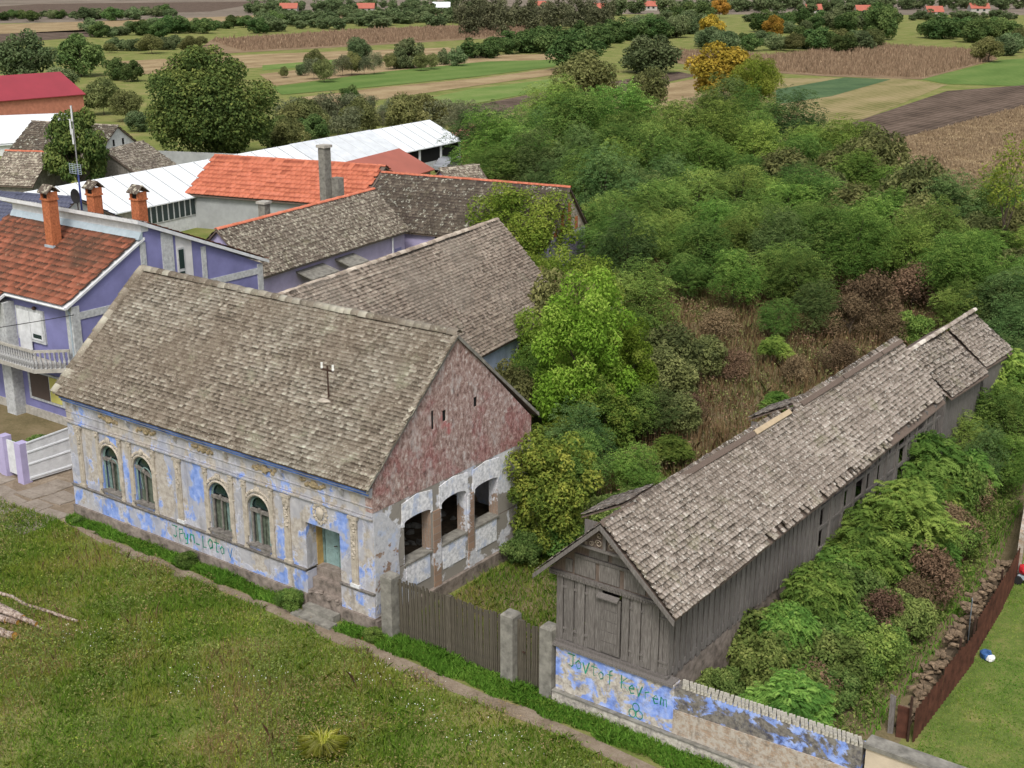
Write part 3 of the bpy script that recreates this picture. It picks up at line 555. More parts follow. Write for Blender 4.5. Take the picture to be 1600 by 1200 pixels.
# painted writing
STR = {'J': [[(0,1),(.6,1),(.45,1),(.45,.15),(.3,0),(.1,.1)]], 'p': [[(.1,.7),(.1,-.3)],[(.1,.6),(.45,.7),(.5,.4),(.1,.25)]], 'u': [[(0,.65),(.1,.15),(.35,.2),(.45,.65)],[(.45,.65),(.35,-.25),(.1,-.3)]],
 'n': [[(.05,0),(.05,.65),(.45,.65),(.5,0)]], 'L': [[(.1,.9),(.1,0),(.45,.05)]], 'o': [[(.25,.7),(.02,.4),(.2,0),(.45,.15),(.45,.55),(.25,.7)]], 't': [[(.25,.9),(.25,0),(.4,0)],[(.05,.65),(.5,.65)]],
 'v': [[(0,.75),(.2,0),(.5,.9)]], 'f': [[(.3,-.2),(.3,.8),(.5,.95)],[(.1,.5),(.5,.55)]], 'K': [[(.05,1),(.05,0)],[(.5,.95),(.08,.5),(.55,0)]], 'e': [[(.05,.35),(.45,.4),(.3,.68),(.05,.4),(.2,0),(.45,.1)]],
 'r': [[(.05,.65),(.1,0)],[(.1,.5),(.4,.65)]], 'm': [[(0,0),(.05,.65),(.25,.5),(.28,0)],[(.28,.5),(.5,.6),(.55,0)]], '_': [[(0,0),(.4,0)]], ' ': []}
def writing(parent, text, x, z, h, y, mat, slope=0., wd=.032, adv=.68, seed=1):
    q = random.Random(seed); m = MB()
    for ch in text:
        s = h * q.uniform(.85, 1.15); dz = q.uniform(-.04, .04)
        for st in STR[ch]:
            pts = [(x + a * s, z + dz + b * s) for a, b in st]
            for i, ((a, b), (c, d)) in enumerate(zip(pts, pts[1:])):
                L_ = math.hypot(c - a, d - b) or 1e-6; ww = wd * q.uniform(.6, 1.5); nx, nz = -(d - b) / L_ * ww / 2, (c - a) / L_ * ww / 2; ex, ez = (c - a) / L_ * wd * .4, (d - b) / L_ * wd * .4; yy = y - .0005 * i
                m.add([(a - ex + nx, yy, b - ez + nz), (c + ex + nx, yy, d + ez + nz), (c + ex - nx, yy, d + ez - nz), (a - ex - nx, yy, b - ez - nz)], [(0, 1, 2, 3)])
        x += adv * h * (1 if ch != ' ' else .9); z += slope * h
    return m.build('painted_writing', mat, parent)
writing(house, 'Jpun_Loto', -10.55, .82, .5, -.034, 'graffiti_green', 0, .045, .68, 4); writing(house, 'v', -7.38, .78, .5, -.036, 'graffiti_blue', 0, .034, .6, 3)

# ------------------------------------------------------------------ fence with concrete posts
fence = thing('picket_fence', 'dark weathered wooden picket fence between the house and the plank shed', 'fence', (.6, .1, 0))
def post(x, y, w_, h, parent, mat='concrete'):
    m = MB(); m.box(x - w_, x + w_, y - w_, y + w_, -.1, h - .05); a = w_ * .75
    m.add([(x - w_, y - w_, h - .05), (x + w_, y - w_, h - .05), (x + w_, y + w_, h - .05), (x - w_, y + w_, h - .05), (x - a, y - a, h + .03), (x + a, y - a, h + .03), (x + a, y + a, h + .03), (x - a, y + a, h + .03)], [(4,5,6,7),(0,1,5,4),(1,2,6,5),(2,3,7,6),(3,0,4,7)])
    return m.build('post', mat, parent)
post(.62, .1, .24, 2.36, fence); post(5.6, .2, .24, 2.46, fence); post(7.08, .22, .23, 2.48, fence)
MB().box(3.02, 3.2, .12, .26, 0, 2.3).build('post', 'picket', fence)
for z in (.45, 2.0): MB().box(.8, 5.4, .2, .27, z, z + .09).build('rail', 'picket', fence)
pm = []
for k in range(4):
    m = MB(); hh = 2.22; t = .018 * (k - 1.5); m.hexa([(-.032,0,.06),(.032,0,.06),(.032,.03,.06),(-.032,.03,.06),(-.032+t,0,hh),(.032+t,0,hh),(.032+t,.03,hh),(-.032+t,.03,hh)])
    o = m.build('picket', 'picket'); pm.append(o.data); bpy.data.objects.remove(o)
x = .96
while x < 5.3:
    if not 3.0 < x < 3.2: inst('picket', pm[rnd.randrange(4)], fence, Matrix.Translation(Vector((x, .165 + .01 * rnd.random(), rnd.uniform(-.05, .03) + (.04 if x < 3 else .06))) - Vector((.6, .1, 0))))
    x += .083 + rnd.uniform(-.004, .004)
wk = thing('wicket_gate', 'narrow wooden picket gate between the two square concrete posts', 'gate', (6.4, .25, 0))
for z in (.5, 1.95): MB().box(5.9, 6.86, .27, .33, z, z + .09).build('rail', 'picket', wk)
x = 6.15
MB().box(5.86, 6.1, .2, .3, .08, 2.3).build('gate_board', 'picket', wk)
while x < 6.85: inst('picket', pm[rnd.randrange(4)], wk, Matrix.Translation(Vector((x - 6.4, -.03, rnd.uniform(-.03, .03) + .05)))); x += .085
MB().box(6.1, 6.2, .12, .16, 1.25, 1.29).build('latch', 'iron', wk)
q = random.Random(8)
for i, (x, y) in enumerate(((-.05, -.25), (.12, -.42), (.32, -.3), (.2, -.18), (.45, -.45), (-.1, -.5), (.5, -.2))):
    m = MB(); m.box(-.13, .13, -.06, .06, 0, .07); o = m.build('brick', 'tan_board' if i % 3 == 0 else 'brick_orange'); o.location = (x, y, .02); o.rotation_euler = (0, q.uniform(-.2, .2), q.uniform(0, 3))
    tag(o, 'loose brick lying in the grass at the foot of the first fence post', 'brick', 'loose bricks by the fence post')

# ------------------------------------------------------------------ street wall
swall = thing('street_wall', 'old street wall with flaking blue paint and green writing below the shed', 'wall', (12, .1, 0))
m = MB(); m.hexa([(7.4,.1,.45),(11.55,.1,.45),(11.55,.5,.45),(7.4,.5,.45),(7.4,.1,1.97),(11.55,.1,2.02),(11.55,.5,2.02),(7.4,.5,1.97)]); m.build('painted_wall', 'street_wall', swall)
m = MB(); m.hexa([(11.55,.12,1.25),(17.2,.12,1.45),(17.2,.5,1.45),(11.55,.5,1.25),(11.55,.12,2.0),(17.2,.12,2.18),(17.2,.5,2.18),(11.55,.5,2.0)]); m.build('stained_wall', 'street_wall_dark', swall)
m = MB(); m.hexa([(11.55,.09,.45),(17.2,.09,.45),(17.2,.5,.45),(11.55,.5,.45),(11.55,.09,1.25),(17.2,.09,1.45),(17.2,.5,1.45),(11.55,.5,1.25)]); m.build('bare_brickwork', 'worn_brick', swall)
m = MB(); m.box(7.35, 17.2, -.02, .5, -.2, .42); m.build('footing', 'street_wall_base', swall); MB().box(7.35, 17.2, -.05, .5, .42, .47).build('ledge', 'concrete', swall)
bm_ = []
for k in range(4):
    q = random.Random(k); m = MB(); a = .05; m.hexa([(-.05,-.2+q.uniform(-.02,.02),0),(.05,-.2,0),(.05,.2,0),(-.05,.2,0),(-.045,-.19,.1),(.045,-.19+q.uniform(-.02,.02),.11),(.045,.19,.11),(-.045,.19,.1)])
    o = m.build('coping_brick', 'coping_brick'); bm_.append(o.data); bpy.data.objects.remove(o)
x = 11.75
while x < 17.15:
    M = Matrix.Translation(Vector((x - 12, .2, 2.0 + (x - 11.55) / 5.65 * .18))) @ Matrix.Rotation(.45 + rnd.uniform(-.12, .12), 4, 'Z') @ Matrix.Rotation(rnd.uniform(-.12, .12), 4, 'Y'); inst('coping_brick', bm_[rnd.randrange(4)], swall, M); x += .118
writing(swall, 'Jovtof', 7.85, 1.42, .42, .095, 'graffiti_green', -.02, .03, .66, 11); writing(swall, 'Kevrem', 9.75, 1.3, .44, .095, 'graffiti_green', -.04, .03, .62, 12)
m = MB()
for cx, cz, r in ((10.18, .62, .1), (10.42, .64, .1), (10.3, .86, .1)):
    for i in range(12):
        a, b = 2 * math.pi * i / 12, 2 * math.pi * (i + 1) / 12
        m.add([(cx + (r + s) * math.cos(t), .094 - .0003 * i, cz + (r * 1.2 + s) * math.sin(t)) for t, s in ((a, 0), (b, 0), (b, .03), (a, .03))], [(3, 2, 1, 0)])
m.build('painted_emblem', 'graffiti_green', swall)
m = MB(); m.box(7.28, 11.5, .02, .5, 1.97, 2.05); m.build('wall_cap', 'plank_grey', swall)
pw = thing('plaster_wall', 'cream plastered street wall with grey coping in the bottom corner', 'wall', (18.5, .3, 0))
MB().box(17.3, 24, .1, .5, -.1, 2.25).build('wall_body', plain('cream', (.50, .42, .32), .9, .1, 2), pw); MB().box(17.25, 24, .04, .58, 2.25, 2.38).build('coping', 'concrete', pw)

# ------------------------------------------------------------------ plank shed (corn crib)
SX0, SX1, SY, SB, SE = 7.3, 11.2, .25, 2.05, 4.3
SRX, SRZ = 9.2, 6.62
shed = thing('plank_shed', 'long grey timber corn shed with a lichen covered tile roof', 'shed', (9.2, .25, 0))
MB().box(SX0 + .1, SX1 - .02, .5, 23, -.2, 1.97).build('foundation', 'plinth_stone', shed)
MB().box(SX0 - .03, SX1 + .05, SY - .08, SY + .12, 1.98 + .07, 2.14).build('sill_beam', 'plank_grey', shed)
x = SX0; k = 0
q = random.Random(21)
while x < SX1 - .05:      # front planks
    wd = [.24, .13, .26, .12, .27, .12, .26][k % 7]
    if 8.85 < x + wd / 2 < 9.6: x = 9.62; k += 1; continue
    wd = min(wd, SX1 - x); nar = wd < .2; yy = SY + (.03 if nar else -.01)
    MB().box(x + .008, x + wd - .008, yy, yy + .04, 2.14 + q.uniform(0, .05), 4.28).build('plank', 'plank_grey', shed)
    if nar:
        for z in (2.15, 2.5, 3.9): MB().box(x + .0, x + wd, yy - .03, yy - .002, z, z + .2 * (1 if z < 2.2 else .35)).build('block', 'plank_grey', shed)
    x += wd; k += 1
dr = MB().box(8.88, 9.58, SY - .02, SY + .02, 2.2, 4.05).build('shed_door', 'plank_grey', shed)
for z in (2.25, 2.6, 2.95, 3.3, 3.65): MB().box(8.93, 9.5, SY - .035, SY - .02, z, z + .32).build('board', 'plank_grey', dr)
MB().hexa([(8.82,SY-.16,4.02),(9.55,SY-.16,4.02),(9.55,SY-.02,4.1),(8.82,SY-.02,4.1),(8.82,SY-.16,4.06),(9.55,SY-.16,4.06),(9.55,SY-.02,4.16),(8.82,SY-.02,4.16)]).build('door_hood', 'plank_grey', shed)
MB().box(SX0 - .25, SX1 + .3, SY - .07, SY + .06, 4.28, 4.44).build('tie_beam', 'plank_grey', shed)
m = MB()
for i in range(44): x = SX0 - .2 + i * .1; m.box(x, x + .05, SY - .1, SY - .07, 4.30, 4.37)
tag(m.build('dentils', 'plank_grey', shed), kind='stuff')
gz = lambda x: 4.4 + (SRZ - 4.4 - .1) * (1 - abs(x - SRX) / 2.15)
MB().prism([(SRX - 2.15, SY + .02, 4.44), (SRX + 2.15, SY + .02, 4.44), (SRX, SY + .02, SRZ - .1)], (0, .04, 0)).build('gable_boarding', 'plank_brown', shed)
for x0, x1 in ((7.62, 7.86), (7.95, 8.68), (8.82, 9.52), (9.68, 10.4), (10.5, 10.75)):
    MB().box(x0, x1, SY - .02, SY + .02, 4.5, min(5.05, gz(x0) - .05, gz(x1) - .05)).build('panel', 'plank_grey', shed)
for x0, x1 in ((8.45, 9.12), (9.25, 9.95)): MB().box(x0, x1, SY - .02, SY + .02, 5.2, min(5.55, gz(x0) - .04, gz(x1) - .04)).build('panel', 'plank_grey', shed)
MB().box(7.95, 10.45, SY - .05, SY + .02, 5.07, 5.17).build('rail', 'plank_grey', shed)
# fretwork in the gable tip
fy = -.12
fr = MB().box(SRX - .88, SRX + .88, fy, fy + .06, 5.62, 5.7).build('fretwork', 'plank_grey', shed); MB().box(SRX - .05, SRX + .05, fy - .01, fy + .05, 5.7, 6.5).build('king_post', 'plank_grey', fr)
MB().prism([(SRX - .85, fy + .07, 5.7), (SRX + .85, fy + .07, 5.7), (SRX, fy + .07, 6.48)], (0, .02, 0)).build('back_board', 'plank_brown', fr)
for s in (-1, 1):
    for cx, cz, r, st in ((.22, 5.86, .12, 0), (.48, 5.82, .09, 2), (.2, 6.12, .09, 4), (.66, 5.77, .05, 1)):
        MB().tube([(SRX + s * (cx + r * (1 - i / 22) * math.cos(st + i * .55)), fy + .03, cz + r * (1 - i / 22) * math.sin(st + i * .55)) for i in range(16)], .018, 4).build('scroll', 'old_wood_pale', fr)
# side planks, nearest bays boarded, then open framing
y = SY + .06; k = 0
while y < 10.5:
    wd = [.22, .12, .24, .11][k % 4]; nar = wd < .15; xx = SX1 + (-.02 if nar else .012)
    MB().box(xx - .035, xx, y + .008, y + wd - .008, 2.05 - .1 * q.random(), 4.5).build('plank', 'plank_grey', shed)
    if nar and y < 5: MB().box(xx, xx + .03, y, y + wd, 2.1, 2.3).build('block', 'plank_grey', shed)
    y += wd; k += 1
MB().box(SX0, SX0 + .05, SY + .05, 23, 2.05, 4.35).build('side_boarding', 'plank_grey', shed); MB().box(SX0 + 1.6, SX0 + 1.65, 10.5, 23, 2.05, 4.6).build('inner_dark_sheet', 'dark_void', shed)  # last one: solid near-black sheet stands in for the unlit space behind the framing
y = 10.6
while y < 23:
    MB().box(SX1 - .12, SX1 + .02, y, y + .12, 2.0, 4.5).build('post', 'plank_grey', shed); y += 1.05
for z in (2.05, 2.9, 3.7): MB().box(SX1 - .1, SX1 - .02, 10.5, 23, z, z + .12).build('rail', 'plank_grey', shed)
y = 10.7
while y < 22.5:
    if q.random() < .6: MB().box(SX1 - .1, SX1 - .06, y, y + .45, 2.05, 3.6 + q.random() * .5).build('plank', 'plank_grey', shed)
    y += .52
# roof
sr = MB(); RY0, RY1 = -.35, 23.3
ssag = lambda a, b: -.10 * math.sin(math.pi * a / 23.5) * (.5 + b / 6) + .03 * math.sin(a * .9 + 1.3) * math.sin(b * 1.1 + a * .3)
for i in range(24):
    ya, yb = RY0 + i * (RY1 - RY0) / 24, RY0 + (i + 1) * (RY1 - RY0) / 24
    def rp(y, b, dz):
        f = (y - RY0) / (RY1 - RY0); t = b / 3.4; x = (11.66 - .42 * f) * (1 - t) + (SRX - .15 * f) * t; return (x, y, 4.36 * (1 - t) + (SRZ - .03) * t + ssag(y - RY0, b) - .10 + dz)
    for b0, b1 in ((0, 1.7), (1.7, 3.4)):
        sr.hexa([rp(ya, b0, 0), rp(ya, b1, 0), rp(yb, b1, 0), rp(yb, b0, 0), rp(ya, b0, .05), rp(ya, b1, .05), rp(yb, b1, .05), rp(yb, b0, .05)])
sr.hexa([(6.9,RY0,4.34),(SRX-.05,RY0,SRZ-.14),(9.0,RY1,SRZ-.2),(6.9,RY1,4.34),(6.9,RY0,4.40),(SRX-.05,RY0,SRZ-.08),(9.0,RY1,SRZ-.14),(6.9,RY1,4.40)])
sr = sr.build('roof', 'plank_brown', shed)
def skeep(a, b, r):
    if b < .2 and r.random() < .35 and a > 6: return False
    if a > 17 and b < .2 + .12 * math.sin(a * 2.1): return False
    return not (12.2 < a < 13.2 and b > 3.0 and r.random() < .7)
vS = np.array([SRX - 11.74, 0, SRZ - 4.33])
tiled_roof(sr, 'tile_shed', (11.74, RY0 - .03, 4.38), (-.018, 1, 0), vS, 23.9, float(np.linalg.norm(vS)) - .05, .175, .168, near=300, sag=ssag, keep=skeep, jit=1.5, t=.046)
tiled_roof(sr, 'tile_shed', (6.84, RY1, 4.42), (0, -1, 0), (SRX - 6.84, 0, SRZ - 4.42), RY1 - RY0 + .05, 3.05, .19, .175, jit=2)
# ridge boards (sheet strip, weathered) and broken places
for i, (a, b, t) in enumerate(((-.4, 4.2, 0), (4.25, 9.3, 1), (9.4, 12.2, 2), (13.2, 17.0, 1), (17.1, 21.0, 0), (21.1, 23.3, 1))):
    dz = -.09 * math.sin(math.pi * (a + .4) / 23.5); dz2 = -.09 * math.sin(math.pi * (b + .4) / 23.5)
    m = MB(); m.hexa([(SRX-.19-.006*a,a,SRZ-.08+dz),(SRX-.006*a,a,SRZ+.09+dz),(SRX-.006*b,b,SRZ+.09+dz2),(SRX-.19-.006*b,b,SRZ-.08+dz2),(SRX-.19-.006*a,a,SRZ-.05+dz),(SRX+.0-.006*a,a,SRZ+.12+dz),(SRX-.006*b,b,SRZ+.12+dz2),(SRX-.19-.006*b,b,SRZ-.05+dz2)])
    m.hexa([(SRX-.006*a,a,SRZ+.09+dz),(SRX+.13-.006*a,a,SRZ-.03+dz),(SRX+.13-.006*b,b,SRZ-.03+dz2),(SRX-.006*b,b,SRZ+.09+dz2),(SRX-.006*a,a,SRZ+.12+dz),(SRX+.14-.006*a,a,SRZ-.0+dz),(SRX+.14-.006*b,b,SRZ-.0+dz2),(SRX-.006*b,b,SRZ+.12+dz2)])
    m.build('ridge_board', 'plank_brown' if t != 2 else 'tan_board', sr)
# two little loading roofs on the far slope
for y0, nm in ((2.6, 0), (14.2, 1)):
    d = MB().hexa([(6.6,y0,5.1),(8.2,y0,5.95),(8.2,y0+1.9,5.95),(6.6,y0+1.9,5.1),(6.6,y0,5.16),(8.2,y0,6.01),(8.2,y0+1.9,6.01),(6.6,y0+1.9,5.16)]).build('loading_hatch_roof', 'plank_brown', shed)
    tiled_roof(d, 'tile_shed', (6.55, y0 + 1.95, 5.15), (0, -1, 0), (1.6, 0, .85), 2.0, 1.8, .19, .175, jit=2.5)
    MB().box(6.7, 8.0, y0 + .05, y0 + .1, 4.4, 5.08).build('hatch_wall', 'plank_grey', d)
for s, xe, ze in ((1, 11.72, 4.36), (-1, 6.86, 4.42)):
    MB().hexa([(SRX,RY0-.06,SRZ-.16),(xe,RY0-.06,ze-.16),(xe,RY0-.01,ze-.16),(SRX,RY0-.01,SRZ-.16),(SRX,RY0-.06,SRZ+.0),(xe,RY0-.06,ze+.0),(xe,RY0-.01,ze+.0),(SRX,RY0-.01,SRZ+.0)]).build('barge_board', 'plank_grey', sr)
# collapsing sections behind
for (y0, y1, zr, xr, ze, xe, lab) in ((24.2, 29.3, 5.9, 9.05, 4.3, 11.2, 'low sagging tiled shed bay attached behind the long corn shed'), (29.5, 33.6, 5.85, 9.0, 4.3, 11.0, 'farthest collapsing tiled shed bay under the dark trees')):
    t = thing('shed_bay', lab, 'shed', (9, y0, 0))
    MB().box(7.2, 10.9, y0 + .1, y1 - .1, 0, 4.25).build('wall', 'plank_grey', t)
    d = MB().hexa([(xr,y0,zr-.26),(xe,y0,ze-.16),(xe,y1,ze-.36),(xr,y1,zr-.36),(xr,y0,zr-.2),(xe,y0,ze-.1),(xe,y1,ze-.3),(xr,y1,zr-.3)]).hexa([(6.9,y0,ze),(xr,y0,zr-.1),(xr,y1,zr-.1),(6.9,y1,ze),(6.9,y0,ze+.06),(xr,y0,zr-.04),(xr,y1,zr-.04),(6.9,y1,ze+.06)]).build('roof', 'plank_brown', t)
    vR = np.array([xr - xe, 0, zr - ze]); tiled_roof(d, 'tile_shed', (xe, y0, ze - .04), (0, 1, -.02), vR, y1 - y0, float(np.linalg.norm(vR)), .19, .175, jit=2.2, tintbias=-.1, sag=lambda a, b: .06 * math.sin(a * 1.2) * b / 2)
    ridge_tiles(d, 'tile_shed', (xr, y0, zr + .02), (xr, y1, zr + .02), .11, .36)

# ------------------------------------------------------------------ the lilac-blue house next door
PX0, PX1, PY0, PYM, PYE = -36.2, -25.3, 6.5, 11.0, 18.7
ph = thing('purple_house', 'purple two storey house with red tile roof and grey trim', 'house', (PX1, PY0, 0))
MB().prism([(PX1,PY0,0),(PX1,PY0,6.35),(PX1,PYM,8.9),(PX1,PYM,9.5),(PX1,PYM+.25,9.62),(PX1,PYE,6.3),(PX1,PYE,0)], (PX0 - PX1, 0, 0)).build('wall', 'purple', ph)
m = MB(); m.box(PX0, PX1 + .05, PY0 - .06, PYE + .05, -.1, .45); m.build('plinth', 'concrete_pale', ph)
m = MB(); X = PX1
def trim(*a, mat='trim_grey', n='trim'): MB().box(*a).build(n, mat, ph)
trim(X - .45, X + .06, PY0 - .06, PY0 + .38, .45, 6.32); trim(X, X + .06, 10.72, 11.05, 3, 8.75); trim(X, X + .07, 12.05, 12.75, 3, 9.05); trim(X, X + .05, 14.55, 14.85, 3, 7.9); trim(X, X + .06, 18.35, 18.72, 2, 6.3)
trim(X, X + .045, PY0 + .38, 10.72, 5.62, 5.98); trim(X, X + .04, 13.95, 18.35, 5.75, 6.1)
MB().prism([(X, 12.95, 3), (X, 13.95, 3), (X, 13.95, 8.35), (X, 12.95, 8.8)], (.03, 0, 0)).build('pale_panel', 'render_grey', ph).data.materials[0] = plain('pale_render', (.55, .54, .53), .9, .08, 2)
wn = MB().box(X + .03, X + .07, 13.0, 13.42, 5.6, 8.1).build('window', 'trim_grey', ph); MB().box(X + .07, X + .08, 13.05, 13.37, 7.0, 8.0).build('pane', 'glass_dark', wn); MB().box(X + .07, X + .08, 13.05, 13.37, 5.7, 6.85).build('pane', 'glass_dark', wn)
# front roof
vr = np.array([0, PYM - 6.15, 9.0 - 6.38]); rl = float(np.linalg.norm(vr))
r1 = MB().hexa([(PX0-.2,6.15,6.24),(PX1+.12,6.15,6.24),(PX1+.12,PYM,8.86),(PX0-.2,PYM,8.86),(PX0-.2,6.15,6.36),(PX1+.12,6.15,6.36),(PX1+.12,PYM,8.98),(PX0-.2,PYM,8.98)]).build('roof', 'white_paint', ph)
tiled_roof(r1, 'tile_red', (PX0 - .2, 6.08, 6.38), (1, 0, 0), vr, PX1 - PX0 + .3, rl, .22, .40, t=.06, jit=.4)
r3 = MB().hexa([(PX0-.2,4.8,5.5),(-30.2,4.8,5.5),(-30.2,6.15,6.22),(PX0-.2,6.15,6.22),(PX0-.2,4.8,5.62),(-30.2,4.8,5.62),(-30.2,6.15,6.34),(PX0-.2,6.15,6.34)]).build('porch_roof', 'white_paint', ph)
tiled_roof(r3, 'tile_red', (PX0 - .2, 4.7, 5.6), (1, 0, 0), (0, 1.4, .75), 6.2, 1.6, .24, .36, t=.035, jit=.5)
MB().tube([(-30.1, 6.08, 6.3), (PX1 + .1, 6.08, 6.3)], .07, 6).build('gutter', 'white_paint', ph); MB().tube([(PX1 - .1, 6.3, 6.25), (PX1 - .1, 6.42, 5.9), (PX1 - .1, 6.42, .3)], .045, 6).build('downpipe', 'zinc', ph)
# attic step between the roofs
MB().box(PX0, PX1 + .05, PYM - .14, PYM + .3, 9.25, 9.72).build('attic_wall', 'white_paint', ph); MB().hexa([(PX0,PYM-.4,8.9),(PX1+.1,PYM-.4,8.9),(PX1+.1,PYM-.12,8.9),(PX0,PYM-.12,8.9),(PX0,PYM-.18,9.26),(PX1+.1,PYM-.18,9.26),(PX1+.1,PYM-.1,9.26),(PX0,PYM-.1,9.26)]).build('flashing', 'zinc', ph)
r2 = MB().hexa([(PX0-.8,PYM-.45,9.72),(PX1+.25,PYM-.45,9.72),(PX1+.25,PYE+.35,6.3),(PX0-.8,PYE+.35,6.3),(PX0-.8,PYM-.45,9.92),(PX1+.25,PYM-.45,9.92),(PX1+.25,PYE+.35,6.46),(PX0-.8,PYE+.35,6.46)]).build('rear_roof', 'white_paint', ph)
tiled_roof(r2, 'tile_red', (PX1 + .2, PYE + .4, 6.47), (-1, 0, 0), (0, PYM - PYE - .8, 3.44), PX1 - PX0 + 1, 8.7, .24, .36, t=.035, jit=.5)
# windows, balcony
wn = MB().box(-29.9, -27.6, PY0 - .1, PY0, 4.05, 5.75).build('window', 'trim_grey', ph)
MB().box(-29.75, -28.75, PY0 - .13, PY0 - .1, 3.35, 5.6).build('balcony_door', 'white_paint', ph); MB().box(-28.7, -27.75, PY0 - .13, PY0 - .1, 4.2, 5.6).build('roller_shutter', 'white_paint', wn); MB().box(-28.55, -27.85, PY0 - .14, PY0 - .13, 4.3, 4.5).build('pane', 'glass_dark', wn)
wn = MB().box(-29.5, -26.55, PY0 - .1, PY0, .95, 2.5).build('window', 'trim_grey', ph); MB().box(-29.3, -27.75, PY0 - .13, PY0 - .1, 1.1, 2.4).build('roller_shutter', 'brown_blind', wn); MB().box(-27.65, -26.75, PY0 - .13, PY0 - .1, 1.1, 2.4).build('roller_shutter', 'yellow_blind', wn)
MB().box(-30.9, -30.1, 5.9, 6.5, 0, 5.9).build('column', 'trim_grey', ph)
MB().lump((-28.2, PY0 - .15, 5.85), .1, 3).build('wall_lamp', 'iron', ph)
BP = [(-33.5, 5.0), (-26.7, 5.0), (-25.4, 6.2)]
bal = MB().prism([(-33.5, 5.0, 3.1), (-26.7, 5.0, 3.1), (-25.4, 6.2, 3.1), (-25.4, PY0 - .06, 3.1), (-33.5, PY0 - .06, 3.1)], (0, 0, .2)).build('balcony', 'concrete_pale', ph)
mm = MB(); mm.tube([(0, 0, 0), (0, 0, .12), (0, 0, .3), (0, 0, .48), (0, 0, .6), (0, 0, .82)], [.06, .05, .085, .04, .05, .06], 7); o = mm.build('baluster', plain('baluster', (.36, .36, .36), .9, .4, 9)); bm1 = o.data; bpy.data.objects.remove(o)
for a, b in zip(BP, BP[1:]):
    a, b = Vector((*a, 3.3)), Vector((*b, 3.3)); n = int((b - a).length / .2)
    for i in range(n): inst('baluster', bm1, bal, Matrix.Translation(a + (b - a) * (i + .5) / n + Vector((0, .06, 0)) - OFF[bal.name]))
    t = (b - a).normalized(); s = Vector((-t.y, t.x, 0)) * .12
    MB().prism([a + Vector((0, 0, .82)), b + Vector((0, 0, .82)), b + s + Vector((0, 0, .82)), a + s + Vector((0, 0, .82))], (0, 0, .12)).build('handrail', 'concrete_pale', bal)
# chimneys, mast, dish
for k, (x, y, z0, z1, lab) in enumerate(((-30.5, 9.4, 7.6, 10.55, ''), (-30.4, 12.0, 8.6, 10.45, ''), (-26.6, 11.9, 8.6, 10.6, ''))):
    c = MB().box(x - .3, x + .3, y - .26, y + .26, z0, z1).build('chimney', 'brick_orange', ph)
    m = MB()
    for zz in range(int((z1 - z0) / .09)): m.box(x - .305, x + .305, y - .265, y + .265, z0 + zz * .09, z0 + zz * .09 + .07)
    tag(m.build('brick_courses', 'brick_orange', c), kind='stuff')
    MB().box(x - .36, x + .36, y - .32, y + .32, z1, z1 + .08).build('cap', 'brick_orange', c)
    MB().box(x - .33, x - .22, y - .28, y + .28, z1 + .08, z1 + .42).build('cap_wall', 'brick_orange', c); MB().box(x + .22, x + .33, y - .28, y + .28, z1 + .08, z1 + .42).build('cap_wall', 'brick_orange', c)
    MB().box(x - .2, x + .2, y - .2, y + .2, z1 + .08, z1 + .3).build('flue', 'dark_void', c)
    for s in (-1, 1): MB().hexa([(x-.42,y+s*.40,z1+.36),(x+.42,y+s*.40,z1+.36),(x+.42,y,z1+.7),(x-.42,y,z1+.7),(x-.42,y+s*.40,z1+.42),(x+.42,y+s*.40,z1+.42),(x+.42,y,z1+.77),(x-.42,y,z1+.77)]).build('cap_tile', 'tile_lilac', c)
    if k == 0: MB().box(x - .36, x + .36, y - .34, y + .3, z0, 8.25).build('flashing', 'zinc', c)
ms = thing('antenna_mast', 'tall thin antenna mast rising behind the purple house ridge', 'antenna', (-32.3, 12.5, 9))
MB().tube([(-32.3, 12.5, 8.9), (-32.3, 12.5, 11.6)], .05, 6).build('lower_tube', 'mast_blue', ms); MB().tube([(-32.3, 12.5, 11.6), (-32.3, 12.5, 14.9)], .035, 6).build('upper_tube', 'mast_grey', ms)
for i, (dx, z) in enumerate(((-.1, 13.4), (.1, 14.1), (.0, 12.9))): MB().tube([(-32.3 + dx, 12.4, z), (-32.3 + dx, 12.4, z + .8)], .045, 6).build('aerial', 'white_paint', ms)
m = MB()
for i in range(6): m.tube([(-32.8, 12.35, 11.35 + i * .1), (-31.8, 12.35, 11.35 + i * .1)], .012, 4)
for i in range(5): m.tube([(-32.8 + i * .25, 12.35, 11.33), (-32.8 + i * .25, 12.35, 11.87)], .014, 4)
m.build('grid_reflector', 'zinc', ms)
sd = thing('satellite_dish', 'small dark satellite dish on the ridge beside the antenna mast', 'dish', (-31.9, 12.0, 9.7))
m = MB(); n = 14; c = Vector((-31.9, 11.9, 10.25)); m.add([c + Vector((0, .1, 0))] + [c + Vector((.42 * math.cos(2 * math.pi * i / n), 0, .4 * math.sin(2 * math.pi * i / n))) for i in range(n)], [(0, 1 + i, 1 + (i + 1) % n) for i in range(n)]); m.build('dish', 'tyre', sd); MB().tube([(-31.9, 12.0, 9.3), (-31.9, 12.0, 10.2)], .03, 5).build('bracket', 'iron', sd)
